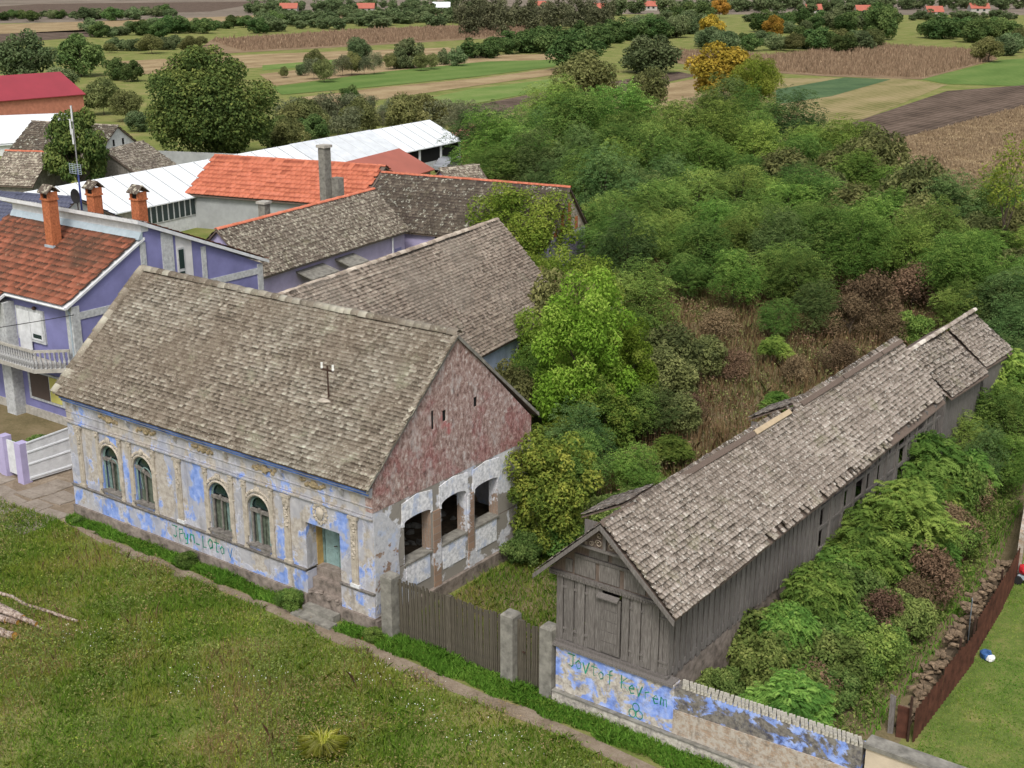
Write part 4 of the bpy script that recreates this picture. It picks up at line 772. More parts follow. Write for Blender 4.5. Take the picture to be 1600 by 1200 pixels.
# front yard wall and gate
gt = thing('metal_gate', 'white sheet metal gate leaf standing open beside the driveway', 'gate', (-21.6, 1.0, 0))
GA, GB = Vector((-21.55, .95, .1)), Vector((-21.35, 3.3, .1)); tdir = (GB - GA).normalized(); nrm = Vector((tdir.y, -tdir.x, 0)) * .03
MB().prism([GA, GB, GB + Vector((0, 0, 1.95)), GA + Vector((0, 0, 1.75))], nrm).build('sheet', 'white_paint', gt)
for z in (.1, .75, 1.3, 1.75): MB().prism([GA + Vector((0, 0, z)) + nrm, GB + Vector((0, 0, z * 1.1)) + nrm, GB + Vector((0, 0, z * 1.1 + .07)) + nrm, GA + Vector((0, 0, z + .07)) + nrm], nrm).build('rail', 'white_sheet', gt)
MB().tube([GB - Vector((0, 0, .05)), GB + Vector((0, 0, 2.0))], .04, 6).build('stile', 'white_paint', gt)
yw = thing('yard_wall', 'lilac garden wall with white pickets and posts at the left edge', 'wall', (-22.5, .8, 0))
for x, y in ((-21.75, .85), (-23.2, .95)): MB().box(x - .22, x + .22, y - .22, y + .22, -.1, 1.9).build('post', 'lilac', yw)
MB().box(-32, -23.4, .85, 1.1, -.1, .75).build('wall_body', 'lilac', yw); MB().box(-23.0, -21.9, .9, .96, .2, 1.75).build('panel', 'white_paint', yw)
x = -31.5
while x < -23.5: MB().box(x, x + .09, .93, .97, .75, 1.75).build('picket', 'white_paint', yw); x += .19
MB().box(-32, -23.4, .97, 1.01, 1.05, 1.13).build('rail', 'white_paint', yw)
cb = tag(MB().tube([(-25.3 + .3 - 13 * t + .0, 6.4 - 14 * t, 6.0 - 1.2 * t - 1.6 * t * (1 - t)) for t in [i / 12 for i in range(13)]], .018, 4).build('cable', 'tyre'), 'thin black cable running down from the purple house corner', 'cable')

# ------------------------------------------------------------------ generic gabled building (ridge along local x)
def barn(name, label, cat, a, b, hw, he, hr, wall, roof, tile=None, ov=.35, ext=.25, ridge=True, jit=1.4, sides=(1, -1), group=None, gwall=None, sag=None):
    a, b = Vector((a[0], a[1], 0)), Vector((b[0], b[1], 0)); l = (b - a).length; rz = math.atan2(b.y - a.y, b.x - a.x)
    t = thing(name, label, cat, a, rz, group, local=True)
    MB().box(0, l, -hw, hw, -.1, he).build('wall', wall, t)
    for x, s in ((0, 1), (l, -1)): MB().prism([(x, -hw, he), (x, hw, he), (x, 0, hr - .1)], (.2 * s, 0, 0)).build('gable', gwall or wall, t)
    k = (hr - he) / hw
    for s in sides:
        yo = hw + ov; zo = he - ov * k
        g_ = .2 if sag else 0; d = MB().hexa([(-ext, s*yo, zo - .1), (l+ext, s*yo, zo - .1), (l+ext, 0, hr-.1-g_), (-ext, 0, hr-.1-g_), (-ext, s*yo, zo - g_*.2), (l+ext, s*yo, zo - g_*.2), (l+ext, 0, hr-g_), (-ext, 0, hr-g_)]).build('roof', roof if not tile else 'plank_brown', t)
        if tile:
            W = math.hypot(yo, hr - zo); o = (-ext, -yo - .03, zo) if s < 0 else (l + ext, yo + .03, zo)
            tiled_roof(d, roof, o, (1, 0, 0) if s < 0 else (-1, 0, 0), (0, -s * yo, hr - zo), l + 2 * ext, W + .02, tile[0], tile[1], jit=jit, t=tile[2] if len(tile) > 2 else .026, sag=sag)
    if ridge and tile: ridge_tiles(t, roof if ridge is True else ridge, (-ext, 0, hr + .03), (l + ext, 0, hr + .03), .14, .42)
    return t, l
# wing behind the abandoned house
wg, wl = barn('rear_wing', 'old rear wing with sagging pinkish grey tile roof behind the abandoned house', 'house', (-12.2, 7.0), (-15.4, 26.9), 4.2, 4.25, 8.5, 'wall_stain', 'tile_wing', (.17, .17, .042), ov=.3, sides=(-1, 1), gwall='concrete', jit=1.6,
    sag=lambda a, b: .10 * math.sin(a * .32 + .4) * b / 6 + .03 * math.sin(a * 1.1 + b * .9))
bw = MB().box(8, wl, -4.28, -4.2, 0, 4.2).build('blue_wall', plain('pale_blue_wall', (.36, .42, .55), .9, .25, 1), wg)
for x in (9.5, 15.0):
    m = MB(); n = 10; pts = [(x - .55 * math.cos(math.pi * i / n), -4.3, 3.0 + .55 * math.sin(math.pi * i / n)) for i in range(n + 1)]; m.prism([(x - .55, -4.3, 1.6)] + pts + [(x + .55, -4.3, 1.6)], (0, .01, 0)); wn = m.build('window', 'dark_void', wg)
    m = MB(); m.tube([(x - .6, -4.31, 1.6)] + [(x - .6 * math.cos(math.pi * i / n), -4.31, 3.0 + .6 * math.sin(math.pi * i / n)) for i in range(n + 1)] + [(x + .6, -4.31, 1.6)], .06, 4); m.build('frame', 'trim_grey', wn)
q = random.Random(2)
for i in range(16):
    m = MB(); s = q.uniform(.2, .45); m.box(-s, s, -.14, .14, 0, .04); o = m.build('loose_tile', 'tile_wing', wg); o.location = (q.uniform(5.2, 8.5), q.uniform(.3, 2.3), 8.62 - q.uniform(.1, .4)); o.location.z = 8.55 - o.location.y * .98 + .12; o.rotation_euler = (-.75, q.uniform(-.3, .3), q.uniform(0, 3))
# lilac courtyard house
lh, ll = barn('courtyard_house', 'long single storey lilac house with mottled grey tile roof in the courtyard', 'house', (-35.6, 24.6), (-38.3, 41.8), 2.75, 3.55, 6.05, 'lilac', 'tile_lilac', (.27, .27, .035), ov=.35, ridge='tile_orange', jit=2)
for x, w_ in ((5.6, 1.5), (9.6, 1.1)):
    hd = MB().hexa([(x-w_,-4.1,2.35),(x+w_,-4.1,2.35),(x+w_,-2.75,2.75),(x-w_,-2.75,2.75),(x-w_,-4.1,2.43),(x+w_,-4.1,2.43),(x+w_,-2.75,2.83),(x-w_,-2.75,2.83)]).build('entrance_canopy', 'concrete', lh)
MB().box(ll - 1.4, ll - .5, -2.78, -2.74, 0, 2.1).build('door', 'purple', lh); MB().tube([(ll - 2, -3.0, 0), (ll - 2, -3.0, 3.1)], .05, 6).build('downpipe', 'white_paint', lh)
MB().tube([(-.3, -3.05, 3.2), (ll, -3.05, 3.2)], .06, 5).build('gutter', 'mast_grey', lh)
cc = Matrix.Rotation(lh.rotation_euler.z, 4, 'Z')
c2 = MB().box(6.2, 6.8, 1.2, 1.75, 4.2, 6.6).build('chimney', 'concrete', lh); MB().box(6.1, 6.9, 1.1, 1.85, 6.6, 6.75).build('cap', 'concrete_pale', c2)
tc = thing('tall_chimney', 'tall slender square concrete chimney rising behind the courtyard house ridge', 'chimney', G(510, 312, 5.2).xy.to_3d())
p_ = G(510, 312, 5.2); MB().box(p_.x - .33, p_.x + .33, p_.y - .33, p_.y + .33, 0, 9.1).build('shaft', 'concrete', tc); MB().box(p_.x - .43, p_.x + .43, p_.y - .43, p_.y + .43, 9.1, 9.3).build('cap', 'concrete_pale', tc); MB().box(p_.x + .5, p_.x + 1.2, p_.y + .1, p_.y + .7, 0, 6.9).build('lower_flue', 'concrete', tc)
ov_ = thing('brick_oven', 'small roofless brick oven beside the lilac courtyard wall', 'oven', (-29.4, 29.6, 0))
for bx in ((-30.3, -28.6, 29.0, 29.3), (-30.3, -28.6, 30.6, 30.9), (-30.3, -30.0, 29.3, 30.6), (-28.9, -28.6, 29.3, 30.6)): MB().box(bx[0], bx[1], bx[2], bx[3], 0, 2.9).build('wall', 'worn_brick', ov_)
# dark barn, garage, long white building
db, dl = barn('dark_barn', 'barn with dark moss speckled tile roof and brick gable', 'barn', (-41.2, 46.4), (-25.7, 49.1), 3.45, 3.1, 6.5, 'lilac', 'tile_dark', (.30, .28, .035), ov=.3, ridge='tile_orange', gwall='worn_brick', jit=2)
MB().box(6.5, 12, -3.5, -3.44, .2, 2.7).build('open_bay', 'dark_void', db)
for i in range(9): MB().box(dl - .02, dl + .02, -2.9 + i * .62, -2.4 + i * .62, 3.2, max(3.4, 6.2 - abs(-2.65 + i * .62) * 1.0 - .4)).build('brick_panel', 'brick_orange' if i % 2 else 'worn_brick', db)
rg, gl = barn('tiled_garage', 'grey rendered building with bright orange tile roof', 'garage', (-63.6, 48.9), (-47.2, 52.9), 4.3, 3.2, 5.75, 'render_grey', 'tile_orange', (.5, .56, .09), ov=.4, jit=.2)
MB().box(12.2, 14.8, -4.33, -4.3, 2.0, 2.8).build('window', 'dark_void', rg)
ts, tl = barn('metal_roof_shed', 'low shed with plain terracotta metal roof', 'shed', G(480, 268, 4.6), G(622, 232, 4.6), 3.6, 2.9, 4.6, 'render_grey', 'terracotta_sheet', None)
wb, wl2 = barn('long_white_barn', 'very long farm building with white sheet metal roof and open carport', 'barn', (-64.6, 30.0), (-72.2, 88.4), 4.2, 2.95, 4.9, 'concrete_pale', 'white_sheet', None, ov=.35)
MB().hexa([(33,-4.58,2.83),(47,-4.58,2.83),(47,-.02,4.93),(33,-.02,4.93),(33,-4.58,2.86),(47,-4.58,2.86),(47,-.02,4.96),(33,-.02,4.96)]).build('old_sheeting', 'white_sheet_old', wb)
for i in range(28): MB().box(33 + i * .5, 33.03 + i * .5, -4.58, -4.5, 2.87, 2.9).build('seam', 'trim_grey', wb)
m = MB(); m.hexa([(0,-4.56,2.84),(.05,-4.56,2.84),(.05,-.03,4.94),(0,-.03,4.94),(0,-4.56,2.87),(.05,-4.56,2.87),(.05,-.03,4.97),(0,-.03,4.97)]); o = m.build('seam', 'trim_grey'); sm_ = o.data; bpy.data.objects.remove(o)
for i in range(29): inst('seam', sm_, wb, Matrix.Translation((1 + i * 2.0, 0, 0)))
MB().box(wl2 - 13, wl2 - .1, -4.24, -4.18, .05, 2.7).build('carport_opening', 'dark_void', wb)
for x in (wl2 - 8.6, wl2 - 4.2, wl2 - .1): MB().box(x - .12, x + .12, -4.4, -4.25, 0, 2.75).build('post', 'white_paint', wb)
wn = MB().box(8.2, 15.2, -4.3, -4.2, 1.15, 2.75).build('window_band', 'white_paint', wb)
for i in range(10): MB().box(8.4 + i * .68, 8.9 + i * .68, -4.33, -4.3, 1.25, 2.65).build('pane', 'glass_dark', wn)
MB().box(-0.02, wl2, -4.25, -4.2, 0, 1.1).build('white_dado', 'white_paint', wb)
# the car parked in the carport
cp = Vector((-72.2, 88.4, 0)) + Matrix.Rotation(wb.rotation_euler.z, 3, 'Z') @ Vector((-4.9, -5.6, 0))
car = thing('parked_car', 'grey car parked in the shade of the white carport', 'car', cp, wb.rotation_euler.z + .15, local=True)
cpf = [(-2.1,.35),(-2.1,.75),(-1.9,.95),(-1.2,1.02),(-.6,1.45),(.7,1.48),(1.4,1.02),(2.05,.85),(2.15,.4)]
MB().prism([(x, -.82, z) for x, z in cpf], (0, 1.64, 0)).build('body', 'car_paint', car)
MB().prism([(-1.1, -.835, 1.03), (-.58, -.835, 1.38), (.66, -.835, 1.4), (1.25, -.835, 1.03)], (0, .01, 0)).build('side_window', 'glass_dark', car)
for x in (-1.35, 1.35):
    for y in (-.85, .67): wh = MB().tube([(x, y, .33), (x, y + .18, .33)], .33, 14).build('wheel', 'tyre', car); MB().tube([(x, y - .01, .33), (x, y + .19, .33)], .19, 10).build('rim', 'trim_grey', wh)
for y in (-.6, .6): MB().box(2.1, 2.17, y - .2, y + .2, .62, .78).build('headlight', 'white_paint', car)
s_, _l = barn('low_tiled_shed', 'small grey tiled shed peeking out behind the dark barn', 'shed', G(690, 268, 4), G(745, 262, 4), 2.2, 2.4, 4.2, 'lilac', 'tile_lilac', (.3, .3, .035))
s_, _l = barn('red_roof_annex', 'small salmon brick annex beside the end of the white carport', 'shed', G(716, 240, 1), G(738, 222, 1), 2.5, 2.2, 3.2, 'salmon_wall', 'terracotta_sheet', None)
bh, _l = barn('blue_roof_house', 'house with dark blue glazed tile roof at the left edge', 'house', (-62, 18.5), (-47.5, 22.6), 4.6, 4.9, 7.1, 'white_paint', 'blue_tile', (.33, .38, .05), ov=.5, jit=.2)
rb, _l = barn('red_roof_barn', 'brick barn with smooth crimson metal roof at the left edge', 'barn', G(-60, 122, 6.5), G(92, 112, 6.5), 6, 3.6, 6.5, 'salmon_wall', 'red_sheet', None)
wh_, _l = barn('white_hall', 'large white rounded roof hall behind the old tiled houses', 'hall', G(-80, 192, 3.6), G(118, 184, 3.6), 6.0, 1.4, 1.6, 'white_paint', 'white_sheet', None)
m = MB(); n = 12
hv = [(x, -6.3 * math.cos(math.pi * i / n), 1.5 + 2.7 * math.sin(math.pi * i / n)) for x in (-.3, _l + .3) for i in range(n + 1)]
m.add(hv, [(i, i + 1, n + 2 + i, n + 1 + i) for i in range(n)] + [tuple(range(n, -1, -1)), tuple(range(n + 1, 2 * n + 2))]); m.build('vault', 'white_sheet', wh_)
oh, _l = barn('old_farmhouse', 'old farmhouse with dark tile roof and whitewashed gable behind a round tree', 'house', G(52, 190, 5.2), G(182, 197, 5.2), 4.2, 2.3, 5.2, 'concrete_pale', 'tile_dark', (.4, .34, .04), gwall='white_paint', ridge='tile_lilac')
for y in (-.9, .7): MB().box(_l, _l + .03, y, y + .3, 3.1, 3.8).build('attic_hole', 'dark_void', oh)
os_, _l = barn('old_stable', 'old stable with light patchy tile roof right of the farmhouse', 'stable', G(165, 236, 4.6), G(222, 222, 4.6), 3.4, 2.4, 4.6, 'grey_wood', 'tile_lilac', (.4, .34, .04))
ok_, _l = barn('old_cottage', 'low cottage with orange and grey patchy tile roof at the left edge', 'cottage', G(12, 236, 4.8), G(76, 238, 4.8), 3.4, 2.3, 4.8, 'concrete', 'tile_lilac', (.4, .34, .04), ridge='tile_orange')
MB().box(_l, _l + .03, -.6, .1, 2.6, 3.6).build('attic_window', 'white_paint', ok_)
bwl = tag(MB().box(0, 14, -.1, .1, 0, 2.0).build('block_wall', 'render_grey'), 'grey block garden wall behind the long white roof', 'wall'); bwl.location = G(232, 262); bwl.rotation_euler.z = .35
# far village houses
FH = [(1528,14,'brick house with red roof among trees at the right top edge','tile_orange',15),(1458,20,'low red roofed house left of the far brick house','tile_orange',12),(1348,18,'red roofed house peeking over the far bushes','tile_orange',12),(1015,10,'small far house with bright red roof near the top middle','tile_orange',12),(940,14,'far house with pale brown roof behind poplars','tile_wing',15),(845,10,'far white house with steep red roof behind poplars','tile_orange',12),(690,12,'far shed with white walls right of the red roofs','white_sheet',14),(572,14,'far house with low brick red roof at top','tile_red',14),(452,14,'leftmost far house with brick red roof','tile_red',14),(1270,16,'far house half hidden under orange trees','tile_red',12)]
for x, y, lab, rm, ln in FH:
    c = G(x, y + 6); d = Vector((.8, .6, 0)) * ln / 2
    b_, l_ = barn('far_house', lab, 'house', c - d * .65, c + d * .65, 3.2, 2.6, 5.0, 'concrete_pale', 'terracotta_sheet' if rm != 'white_sheet' else rm, None, group='far village houses')
    MB().box(l_ * .3, l_ * .3 + 1.2, -3.25, -3.2, 1.0, 2.1).build('window', 'glass_dark', b_); MB().box(l_ * .65, l_ * .65 + 1.2, -3.25, -3.2, 1.0, 2.1).build('window', 'glass_dark', b_)

# ------------------------------------------------------------------ right boundary: rusty sheets, rubble wall, odds and ends
rf_ = thing('rusty_fence', 'rusty brown sheet metal fence along the lawn', 'fence', (17.1, 4.5, 0))
sh = [(17.15,4.5,17.12,7.0,1.15),(17.12,7.03,17.1,8.8,1.3),(17.1,8.8,17.08,10.3,1.2),(16.98,10.6,16.7,14.6,1.45),(16.68,14.6,16.4,17.2,1.35)]
for i, (xa, ya, xb, yb, h) in enumerate(sh):
    n = int(math.hypot(xb - xa, yb - ya) / .12); m = MB(); pts = []
    for k in range(n + 1):
        f = k / n; pts.append(Vector((xa + (xb - xa) * f + (.02 if k % 2 else -.02), ya + (yb - ya) * f, 0)))
    for a, b in zip(pts, pts[1:]): m.add([a, b, b + Vector((0, 0, h)), a + Vector((0, 0, h * 1.02))], [(0, 1, 2, 3)])
    m.build('sheet', 'rust', rf_)
for x, y in ((17.05, 4.5), (17.05, 8.8), (16.98, 10.45), (16.6, 14.6)): MB().tube([(x - .06, y, 0), (x - .06, y, 1.5)], .04, 6).build('post', 'iron', rf_)
bwl2 = tag(MB().hexa([(16.3,17.3,0),(16.5,17.3,0),(15.0,24,0),(14.8,24,0),(16.3,17.3,1.9),(16.5,17.3,1.9),(15.0,24,2.3),(14.8,24,2.3)]).build('brick_garden_wall', 'worn_brick'), 'weathered brick garden wall continuing behind the rusty fence', 'wall')
rw = thing('rubble_wall', 'collapsing wall of loose bricks and stones along the rusty fence', 'wall', (16.2, 8, 0))
q = random.Random(44); rms = []
for k in range(6):
    m = MB(); m.lump((0, 0, 0), (.17, .11, .075), k, (6, 4), .22) if k % 2 else m.box(-.14, .14, -.07, .07, -.045, .045); o = m.build('brick', 'stone_rubble'); rms.append(o.data); bpy.data.objects.remove(o)
for i in range(290):
    f = q.random(); y = 4.9 + f * 12.5; x = 16.72 - (y - 5) * .045 - abs(q.gauss(0, .2)) ; hgt = (.25 + .75 * max(0, math.sin((f - .1) * 2.6))) * q.random()
    inst('brick', rms[q.randrange(6)], rw, Matrix.Translation(Vector((x, y, .05 + hgt)) - Vector((16.2, 8, 0))) @ Matrix.Rotation(q.uniform(0, 3.1), 4, 'Z') @ Matrix.Rotation(q.uniform(-.5, .5), 4, 'X'))
MB().hexa([(16.35,5,0),(16.75,5,0),(16.35,17,0),(15.7,17,0),(16.5,5,.15),(16.7,5,.15),(16.2,17,.7),(15.9,17,.7)]).build('earth_core', 'soil', rw)
for k, (x0, y0, x1, y1, h, mt, lab) in enumerate(((16.35, 4.55, 16.5, 4.6, 1.25, 'plank_grey', 'upright grey board leaning beside the rubble'), (16.62, 4.5, 16.95, 4.6, 1.0, 'rust', 'short rusty sheet panel standing at the fence corner'), (16.62, 11.0, 16.5, 11.35, 1.75, 'zinc', 'bluish grey metal strip leaning against the rubble wall'))):
    m = MB(); m.hexa([(x0,y0,0),(x1,y1,0),(x1,y1+.05,0),(x0,y0+.05,0),(x0-.05,y0+.1,h),(x1-.05,y1+.1,h*.95),(x1-.05,y1+.15,h*.95),(x0-.05,y0+.15,h)]); tag(m.build('leaning_board', mt), lab, 'board')
bag = thing('rubbish_bag', 'small blue and white plastic bag lying by the rusty fence', 'bag', (17.35, 10.7, 0)); MB().lump((17.35, 10.7, .16), (.22, .18, .2), 3, (8, 5)).build('blue_bag', 'plastic_blue', bag); MB().lump((17.5, 10.62, .12), (.16, .14, .13), 6, (8, 5)).build('white_bag', 'plastic_white', bag)
rm_ = thing('red_machine', 'red and grey garden machine cut off by the right edge', 'machine', (16.75, 17.2, 0))
MB().lump((16.75, 17.2, .55), (.3, .28, .22), 4, (10, 6), .12).build('hood', 'plastic_red', rm_); MB().box(16.5, 17.15, 16.95, 17.4, .2, .34).build('deck', 'zinc', rm_)
for x in (16.55, 17.05): MB().tube([(x, 16.85, .16), (x, 16.97, .16)], .16, 12).build('wheel', 'tyre', rm_)
MB().tube([(16.6, 17.3, .5), (16.45, 17.9, 1.0), (16.9, 17.95, 1.0), (16.95, 17.35, .5)], .02, 5).build('handle', 'trim_grey', rm_)
# logs on the grass
def log(a, b, r0, r1, label, bend=.05):
    a, b = Vector(a), Vector(b); q = random.Random(int(a.x * 50)); pts = [a + (b - a) * (i / 7) + Vector((q.uniform(-bend, bend), q.uniform(-bend, bend), q.uniform(-.02, .02))) for i in range(8)]
    t = thing('log', label, 'log', b, group='felled logs on the grass'); MB().tube(pts, [r0 + (r1 - r0) * i / 7 for i in range(8)], 9, cap=False).build('bark', 'log_bark', t, smooth=True)
    e = (pts[-1] - pts[-2]).normalized(); MB().tube([pts[-1] - e * .02, pts[-1] - e * .01], r1 * .97, 9).build('cut_end', 'log_cut', t); MB().tube([pts[0], pts[0] + (pts[1] - pts[0]).normalized() * .01], r0 * .97, 9).build('cut_end', 'log_cut', t)
log(G(-60, 905, .1), G(122, 973, .1), .07, .055, 'long thin crooked pole lying apart on the grass', .09)
log(G(-50, 918, .35), G(68, 982, .1), .06, .05, 'thin forked branch lying over the log pile', .08)
log(G(-50, 925, .45), G(36, 965, .3), .11, .10, 'pale log on top of the pile, ending short', .02); log(G(-60, 930, .5), G(57, 975, .22), .09, .085, 'straight log on the pile with its round cut end showing', .02)
log(G(-60, 968, .14), G(23, 994, .14), .15, .14, 'thick log lying lowest in the pile', .02); log(G(-60, 955, .2), G(10, 968, .22), .12, .12, 'log in the middle of the pile with an orange cut face', .02); log(G(-60, 948, .3), G(28, 972, .2), .1, .1, 'short log wedged under the pale top log', .02)

# ------------------------------------------------------------------ vegetation
def unit(a): return a / (np.linalg.norm(a, axis=-1, keepdims=True) + 1e-9)
def leaf_cards(P, N, ln, wd, r, T=None, dirs=None):
    n = len(P); N = unit(N)
    t = unit(np.cross(N, r.normal(size=(n, 3)))) if dirs is None else unit(dirs - N * (dirs * N).sum(1, keepdims=True))
    b = np.cross(N, t); ln = ln[:, None]; wd = wd[:, None]
    V = np.stack([P - t * ln / 2, P + b * wd / 2 + N * wd * .12, P + t * ln / 2 - N * ln * .12, P - b * wd / 2 + N * wd * .12], 1)
    F = np.arange(n * 4).reshape(n, 4); return V.reshape(-1, 3), F
def crown_mesh(name, mat, rx, rz, ncl, cr, nleaf, leaf, asp, seed, flat=.75, zc=0, frond=0, spread=.5, low=-.75, droop=.0, pale=.5, bottom=.35):
    r = np.random.default_rng(seed)
    d = unit(r.normal(size=(ncl * 3, 3))); d = d[d[:, 2] > low][:ncl]; rad = r.uniform(.35, 1, len(d)) ** spread
    C = d * rad[:, None] * np.array([rx - cr * .6, rx - cr * .6, rz - cr * .5]); C += r.normal(0, .12 * cr, C.shape); R = cr * r.uniform(.65, 1.35, len(C)); ct = r.normal(pale, .17, len(C))
    n = nleaf // (frond or 1); k = r.choice(len(C), n, p=R ** 2 / (R ** 2).sum())
    dd = unit(r.normal(size=(n, 3)) + np.array([0, 0, bottom])); q = r.uniform(.55, 1.08, n) ** .8
    P = C[k] + dd * (R[k] * q)[:, None] * np.array([1, 1, flat])
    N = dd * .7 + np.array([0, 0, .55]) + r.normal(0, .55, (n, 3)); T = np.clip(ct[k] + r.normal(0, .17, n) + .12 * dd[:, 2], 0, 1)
    if frond:
        az = unit(np.stack([dd[:, 0] + r.normal(0, .6, n), dd[:, 1] + r.normal(0, .6, n), .3 + r.normal(0, .45, n)], 1)); fl = leaf * r.uniform(.7, 1.3, n)
        Ps, Ns, Ts, Ds = [], [], [], []; up = np.array([0, 0, 1.])
        side = unit(np.cross(az, up)); m = frond // 2
        for i in range(m):
            s = (i + .6) / m; base = P + az * (fl * s)[:, None] - up * (fl * s * s * .55)[:, None]
            for sg in (-1, 1):
                Ps.append(base + side * sg * (fl * .17 * (1 - .5 * abs(s - .4)))[:, None]); Ns.append(up + side * sg * .25 + r.normal(0, .15, (n, 3)) + az * .3); Ds.append(side * sg + az * .35); Ts.append(T)
        P = np.concatenate(Ps); N = np.concatenate(Ns); D_ = np.concatenate(Ds); T = np.concatenate(Ts); nn = len(P); fl2 = np.tile(fl, m * 2)
        V, F = leaf_cards(P, N, fl2 * .36, fl2 * .36 * asp, r, None, D_)
    else:
        sz = leaf * r.uniform(.6, 1.35, n); V, F = leaf_cards(P, N, sz, sz * asp, r)
    V[:, 2] += zc
    return np_mesh(name, V, [F], mat, np.repeat(T, 4)), C
def trunk_mesh(C, zc, r0, h, seed, nl=9):
    q = random.Random(seed); m = MB(); m.tube([(0, 0, -.1), (q.uniform(-.1, .1), q.uniform(-.1, .1), h * .35), (q.uniform(-.2, .2), q.uniform(-.2, .2), h * .7), (0, 0, h)], [r0, r0 * .8, r0 * .55, r0 * .2], 7)
    for c in q.sample(list(C), min(nl, len(C))):
        z0 = q.uniform(.3, .6) * h; a = Vector((0, 0, z0)); b = Vector((c[0], c[1], c[2] + zc)); mid = (a + b) / 2 + Vector((q.uniform(-.2, .2), q.uniform(-.2, .2), .15)); m.tube([a, mid, b], [r0 * .45, r0 * .3, r0 * .1], 5)
    o = m.build('trunk', 'bark'); me = o.data; bpy.data.objects.remove(o); return me
PROTO = {}
def proto(key, mat, rx, rz, base, ncl, cr, nleaf, leaf, asp=.55, r0=.12, nvar=1, **kw):
    """crown radius rx, half height rz, crown bottom at base"""
    L_ = []
    for v in range(nvar):
        zc = base + rz; me, C = crown_mesh('crown', mat, rx, rz, ncl, cr, nleaf, leaf, asp, hash_(key) + v, zc=zc, **kw); L_.append((me, trunk_mesh(C, zc, r0, base + rz * 1.3, v)))
    PROTO[key] = (L_, rx, base + 2 * rz, base + rz)
def hash_(s): return sum(ord(c) * (i + 3) for i, c in enumerate(s))
def tree(key, loc, scale, label, cat='tree', name='tree', group=None, sz=None, mat=None, rz=None):
    L_, rx, h, zc = PROTO[key]; me, tr = L_[rnd.randrange(len(L_))]
    t = bpy.data.objects.new(name, None); COL.objects.link(t); t.location = (loc[0], loc[1], 0); t.rotation_euler.z = rnd.uniform(0, 6.28) if rz is None else rz; t.scale = (scale, scale, sz or scale); tag(t, label, cat, group)
    c = bpy.data.objects.new('crown', me); COL.objects.link(c); c.parent = t
    s = bpy.data.objects.new('trunk', tr); COL.objects.link(s); s.parent = t
    return t
proto('rob', 'leaf_robinia', 2.6, 2.5, .7, 46, .72, 17000, .42, .42, .1, 4, flat=.85, spread=.55, frond=6, bottom=.15)
proto('robd', 'leaf_dark', 2.6, 2.5, .7, 46, .75, 16000, .40, .45, .1, 3, flat=.85, spread=.55, frond=6, bottom=.15)
leaf_mat('leaf_fern', (.055, .115, .025), (.125, .225, .045), (.25, .36, .08), .42)
proto('robl', 'leaf_fern', 2.5, 2.3, .6, 48, .66, 17000, .40, .42, .09, 3, flat=.8, spread=.6, frond=6, bottom=.2)
proto('fern', 'leaf_fern', 1.7, 1.6, .4, 26, .7, 26000, .42, .38, .05, 3, flat=.55, frond=14, spread=.5, low=-.5)
proto('bright', 'leaf_bright', 3.3, 4.0, .2, 85, .72, 34000, .18, .55, .13, 2, flat=.95, spread=.75, pale=.45, low=-1)
leaf_mat('leaf_gable', (.05, .09, .018), (.115, .17, .03), (.27, .30, .06), .38)
proto('yel', 'leaf_gable', 1.75, 2.1, .0, 95, .36, 24000, .13, .5, .07, 2, flat=1., spread=.85, low=-1)
proto('lime', 'leaf_lime', 3.7, 3.3, .3, 80, .85, 26000, .22, .45, .15, 2, flat=1, spread=.7, low=-1)
leaf_mat('leaf_walnut', (.03, .055, .018), (.07, .11, .03), (.17, .20, .055), .3)
proto('walnut', 'leaf_walnut', 8.6, 6.9, .4, 130, 1.7, 46000, .42, .55, .4, 1, flat=.85, spread=.5, pale=.45, low=-1)
proto('dense', 'leaf_dark', 3.2, 3.0, .5, 34, 1.1, 10000, .34, .55, .15, 2, flat=.8, spread=.4)
proto('far', 'leaf_haze', 3.4, 2.6, -.2, 40, .95, 6500, .42, .5, .15, 4, flat=.9, spread=.6, low=-1)
proto('farg', 'leaf_grey', 2.4, 4.2, .5, 26, 1.1, 4200, .45, .5, .15, 2, flat=.9, spread=.5)
proto('fard', 'leaf_dark', 3.4, 2.8, -.2, 40, .95, 6500, .42, .5, .15, 3, flat=.9, spread=.6, low=-1)
proto('ora', 'leaf_orange', 3.2, 2.9, .5, 30, 1.1, 7000, .4, .55, .15, 1, flat=.8, spread=.4)
proto('olive', 'leaf_olive', 2.8, 2.4, .3, 30, .95, 8000, .3, .5, .12, 2, flat=.8, spread=.45)
proto('scrub', 'leaf_grey', 2.2, 2.0, .2, 24, .8, 2600, .26, .4, .08, 2, flat=.9, spread=.6)
proto('shrub', 'leaf_robinia', 1.1, .9, .05, 18, .45, 6000, .12, .5, .04, 2, flat=.8, spread=.45)
proto('lowd', 'leaf_mid', 1.15, .8, .02, 46, .32, 13000, .11, .55, .03, 3, flat=.75, spread=.6, pale=.5)
proto('brn', 'leaf_brown', 1.2, .95, .0, 26, .42, 4500, .12, .35, .03, 2, flat=.9, spread=.6)
proto('sap', 'leaf_lime', 1.3, 2.6, 2.2, 26, .45, 1300, .17, .4, .05, 1, flat=.9, spread=.7)
proto('round', 'leaf_walnut', 4.3, 4.6, .6, 50, 1.2, 14000, .42, .6, .25, 1, flat=.8, spread=.3, pale=.7)
def at(key, x, y, rpx, label, cat='tree', name='tree', group=None, hk=1., zc=None):
    """place so that the crown centre is seen at pixel (x, y) with crown radius rpx"""
    L_, rx, h, z0 = PROTO[key]; s = 1.
    for _ in range(6):
        p = G(x, y, z0 * s * hk); dist = (np.array(p) - CAM) @ _F; s = rpx / (FPX / dist) / rx
    return tree(key, p, s, label, cat, name, group, s * hk)
